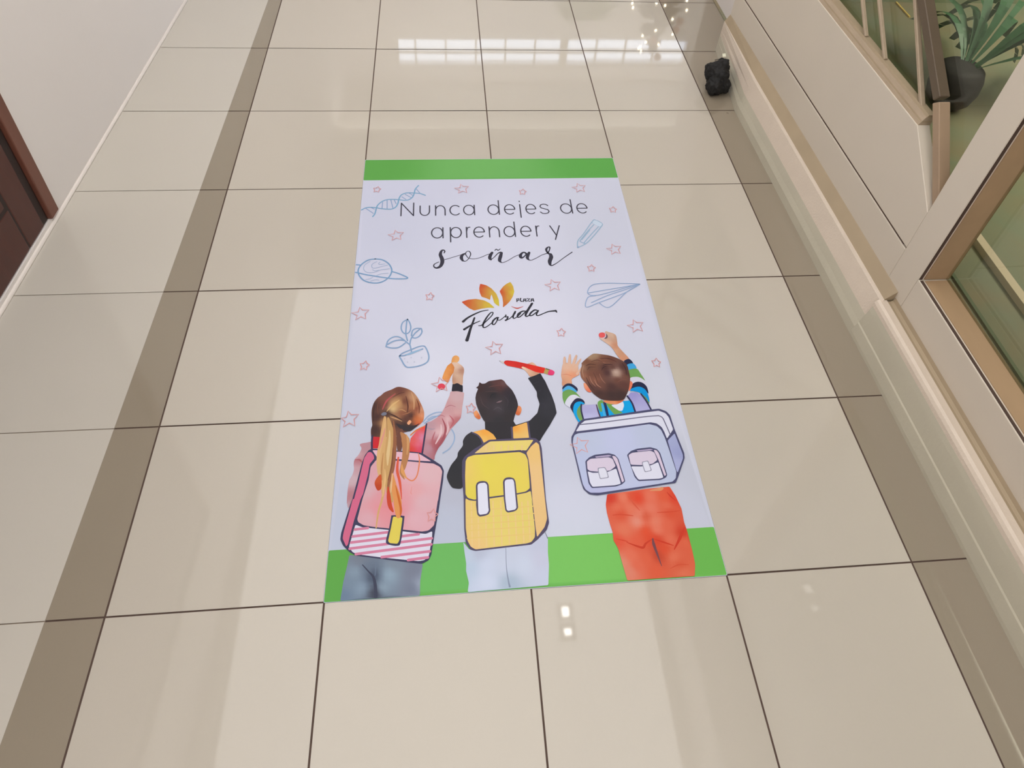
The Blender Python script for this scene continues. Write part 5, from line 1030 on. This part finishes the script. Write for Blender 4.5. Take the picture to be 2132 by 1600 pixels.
('star','L',[(312.7,1340.9),(331.7,1343.2),(335.2,1360.7),(343.7,1349.7),(362.6,1349.7),(351.6,1335.7),(355.2,1316.9),(340.8,1325.3),(325.7,1314.6),(329.5,1330.6)],[2.6],(226,158,150),1),
('star','L',[(724.7,1338.5),(743.7,1340.8),(747.2,1358.3),(755.7,1347.3),(774.6,1347.3),(763.6,1333.3),(767.2,1314.5),(752.8,1322.9),(737.7,1312.2),(741.5,1328.2)],[2.6],(226,158,150),1),
('star','L',[(93.8,1118.5),(112.8,1120.8),(116.3,1138.3),(124.8,1127.3),(143.7,1127.3),(132.7,1113.3),(136.3,1094.5),(121.9,1102.9),(106.8,1092.2),(110.6,1108.2)],[2.6],(226,158,150),1),
('star','L',[(796.6,1036.1),(815.6,1038.4),(819.1,1055.9),(827.6,1044.9),(846.5,1044.9),(835.5,1030.9),(839.1,1012.1),(824.7,1020.5),(809.6,1009.8),(813.4,1025.8)],[2.6],(226,158,150),1),
('star','L',[(578.8,888.6),(597.8,890.9),(601.3,908.4),(609.8,897.4),(628.7,897.4),(617.7,883.4),(621.3,864.6),(606.9,873),(591.8,862.3),(595.6,878.3)],[2.6],(226,158,150),1),
('star','L',[(1.1,798.9),(20.1,801.2),(23.6,818.7),(32.1,807.7),(51,807.7),(40,793.7),(43.6,774.9),(29.2,783.3),(14.1,772.6),(17.9,788.6)],[2.6],(226,158,150),1),
('star','L',[(805.3,721.4),(824.3,723.7),(827.8,741.2),(836.3,730.2),(855.2,730.2),(844.2,716.2),(847.8,697.4),(833.4,705.8),(818.3,695.1),(822.1,711.1)],[2.6],(226,158,150),1),
('star','L',[(383.6,659.2),(402.6,661.5),(406.1,679),(414.6,668),(433.5,668),(422.5,654),(426.1,635.2),(411.7,643.6),(396.6,632.9),(400.4,648.9)],[2.6],(226,158,150),1),
('star','L',[(0,450.3),(12.8,452.6),(16.3,470.1),(24.8,459.1),(43.7,459.1),(32.7,445.1),(36.3,426.3),(21.9,434.7),(6.8,424),(10.6,440)],[2.6],(226,158,150),1),
('star','L',[(230.6,544.5),(249.6,546.8),(253.1,564.3),(261.6,553.3),(280.5,553.3),(269.5,539.3),(273.1,520.5),(258.7,528.9),(243.6,518.2),(247.4,534.2)],[2.6],(226,158,150),1),
('star','L',[(583.6,343.9),(602.6,346.2),(606.1,363.7),(614.6,352.7),(633.5,352.7),(622.5,338.7),(626.1,319.9),(611.7,328.3),(596.6,317.6),(600.4,333.6)],[2.6],(226,158,150),1),
('star','L',[(36.4,1346.5),(44.8,1346.2),(51.6,1354.7),(54.7,1345.8),(61.9,1341.1),(54.8,1335.3),(54.8,1324.9),(47.1,1330.4),(38.1,1325.5),(40.7,1335.8)],[2.6],(226,158,150),1),
('star','L',[(536.9,1324.7),(545.3,1324.4),(552.1,1332.9),(555.2,1324),(562.4,1319.3),(555.3,1313.5),(555.3,1303.1),(547.6,1308.6),(538.6,1303.7),(541.2,1314)],[2.6],(226,158,150),1),
('star','L',[(839.9,1227.6),(848.3,1227.3),(855.1,1235.8),(858.2,1226.9),(865.4,1222.2),(858.3,1216.4),(858.3,1206),(850.6,1211.5),(841.6,1206.6),(844.2,1216.9)],[2.6],(226,158,150),1),
('star','L',[(722.7,959.3),(731.1,959),(737.9,967.5),(741,958.6),(748.2,953.9),(741.1,948.1),(741.1,937.7),(733.4,943.2),(724.4,938.3),(727,948.6)],[2.6],(226,158,150),1),
('star','L',[(215.9,860.3),(224.3,860),(231.1,868.5),(234.2,859.6),(241.4,854.9),(234.3,849.1),(234.3,838.7),(226.6,844.2),(217.6,839.3),(220.2,849.6)],[2.6],(226,158,150),1),
('star','L',[(594.4,710.1),(602.8,709.8),(609.6,718.3),(612.7,709.4),(619.9,704.7),(612.8,698.9),(612.8,688.5),(605.1,694),(596.1,689.1),(598.7,699.4)],[2.6],(226,158,150),1),
('star','L',[(37.6,618.9),(46,618.6),(52.8,627.1),(55.9,618.2),(63.1,613.5),(56,607.7),(56,597.3),(48.3,602.8),(39.3,597.9),(41.9,608.2)],[2.6],(226,158,150),1),
('star','L',[(852,592.6),(860.4,592.3),(867.2,600.8),(870.3,591.9),(877.5,587.2),(870.4,581.4),(870.4,571),(862.7,576.5),(853.7,571.6),(856.3,581.9)],[2.6],(226,158,150),1),
('star','L',[(322.6,470.4),(331,470.1),(337.8,478.6),(340.9,469.7),(348.1,465),(341,459.2),(341,448.8),(333.3,454.3),(324.3,449.4),(326.9,459.7)],[2.6],(226,158,150),1),
('star','L',[(220.7,185.4),(229.1,185.1),(235.9,193.6),(239,184.7),(246.2,180),(239.1,174.2),(239.1,163.8),(231.4,169.3),(222.4,164.4),(225,174.7)],[2.6],(226,158,150),1),
]

def build_decal():
    root = thing('floor_decal', 'long printed vinyl floor sticker with three drawing schoolchildren and green end bands', 'floor sticker', ORIGIN)
    Z = .0011
    sh = Print()
    sh.region([(-1.5, -1.5), (901.5, -1.5), (901.5, 1501.5), (-1.5, 1501.5)], SHEET, 0, 25, Z)
    n0 = len(sh.v)
    for a, b_ in (((-1.5, -1.5), (901.5, -1.5)), ((901.5, -1.5), (901.5, 1501.5)), ((901.5, 1501.5), (-1.5, 1501.5)), ((-1.5, 1501.5), (-1.5, -1.5))):   # thin edge of the vinyl
        k = len(sh.v); sh.v += [(a[0] / 1000, a[1] / 1000, 0), (b_[0] / 1000, b_[1] / 1000, 0), (b_[0] / 1000, b_[1] / 1000, Z), (a[0] / 1000, a[1] / 1000, Z)]
        sh.c += [ink((200, 196, 188))] * 4; sh.f.append([k, k + 1, k + 2, k + 3])
    sh.build('sheet', root)
    for nm, cs in BANDS:
        g = Print(); v0, v1 = (1389.5, 1500.5) if nm == 'top' else (-.5, 111)
        g.region([(-.5, v0), (900.5, v0), (900.5, v1), (-.5, v1)], cs, 0, 20, Z + .00001); g.build('green_band', root)
    z = Z + .00002; parts = {}; order = []
    for num, (path, kind, *a) in enumerate(ART):
        if path == 'star': path = 'star/%d' % num      # every star is a print of its own
        if path not in parts: parts[path] = Print(); order.append(path)
        if kind == 'R': parts[path].region(a[0], a[1], a[2], a[3], z)
        else: parts[path].stroke(a[0], a[1], a[2], a[3], z, kind == 'S')
        z += .000006
    made = {}
    LABEL = {'girl': 'printed girl with long blonde ponytail, pink jacket and pink backpack', 'boy': 'printed boy in black with yellow backpack and red pencil', 'striped': 'printed boy in striped shirt with lilac backpack and orange trousers',
             'lettering1': 'thin grey lettering Nunca dejes de', 'lettering2': 'thin grey lettering aprender y', 'lettering3': 'bold black script lettering soñar'}
    strip = lambda s: s.rstrip('0123456789')
    for p in [q for q in order if q.startswith('star')]:
        parts[p].build('printed_star', root)
    for top in dict.fromkeys(p.split('/')[0] for p in order if not p.startswith('star')):
        subs = [p for p in order if p.split('/')[0] == top]
        name = {'girl': 'printed_child', 'boy': 'printed_child', 'striped': 'printed_child'}.get(top, strip(top))
        own = [p for p in subs if p == top or p == top + '/']
        if own: po = parts[own[0]].build(name, root)
        else:
            po = bpy.data.objects.new(name, None); COL.objects.link(po); po.parent = root; po.empty_display_size = .05
        if top in LABEL: po['label'] = LABEL[top]
        for p in subs:
            if p in own: continue
            parts[p].build(strip(p.split('/')[1]), po)
build_decal()
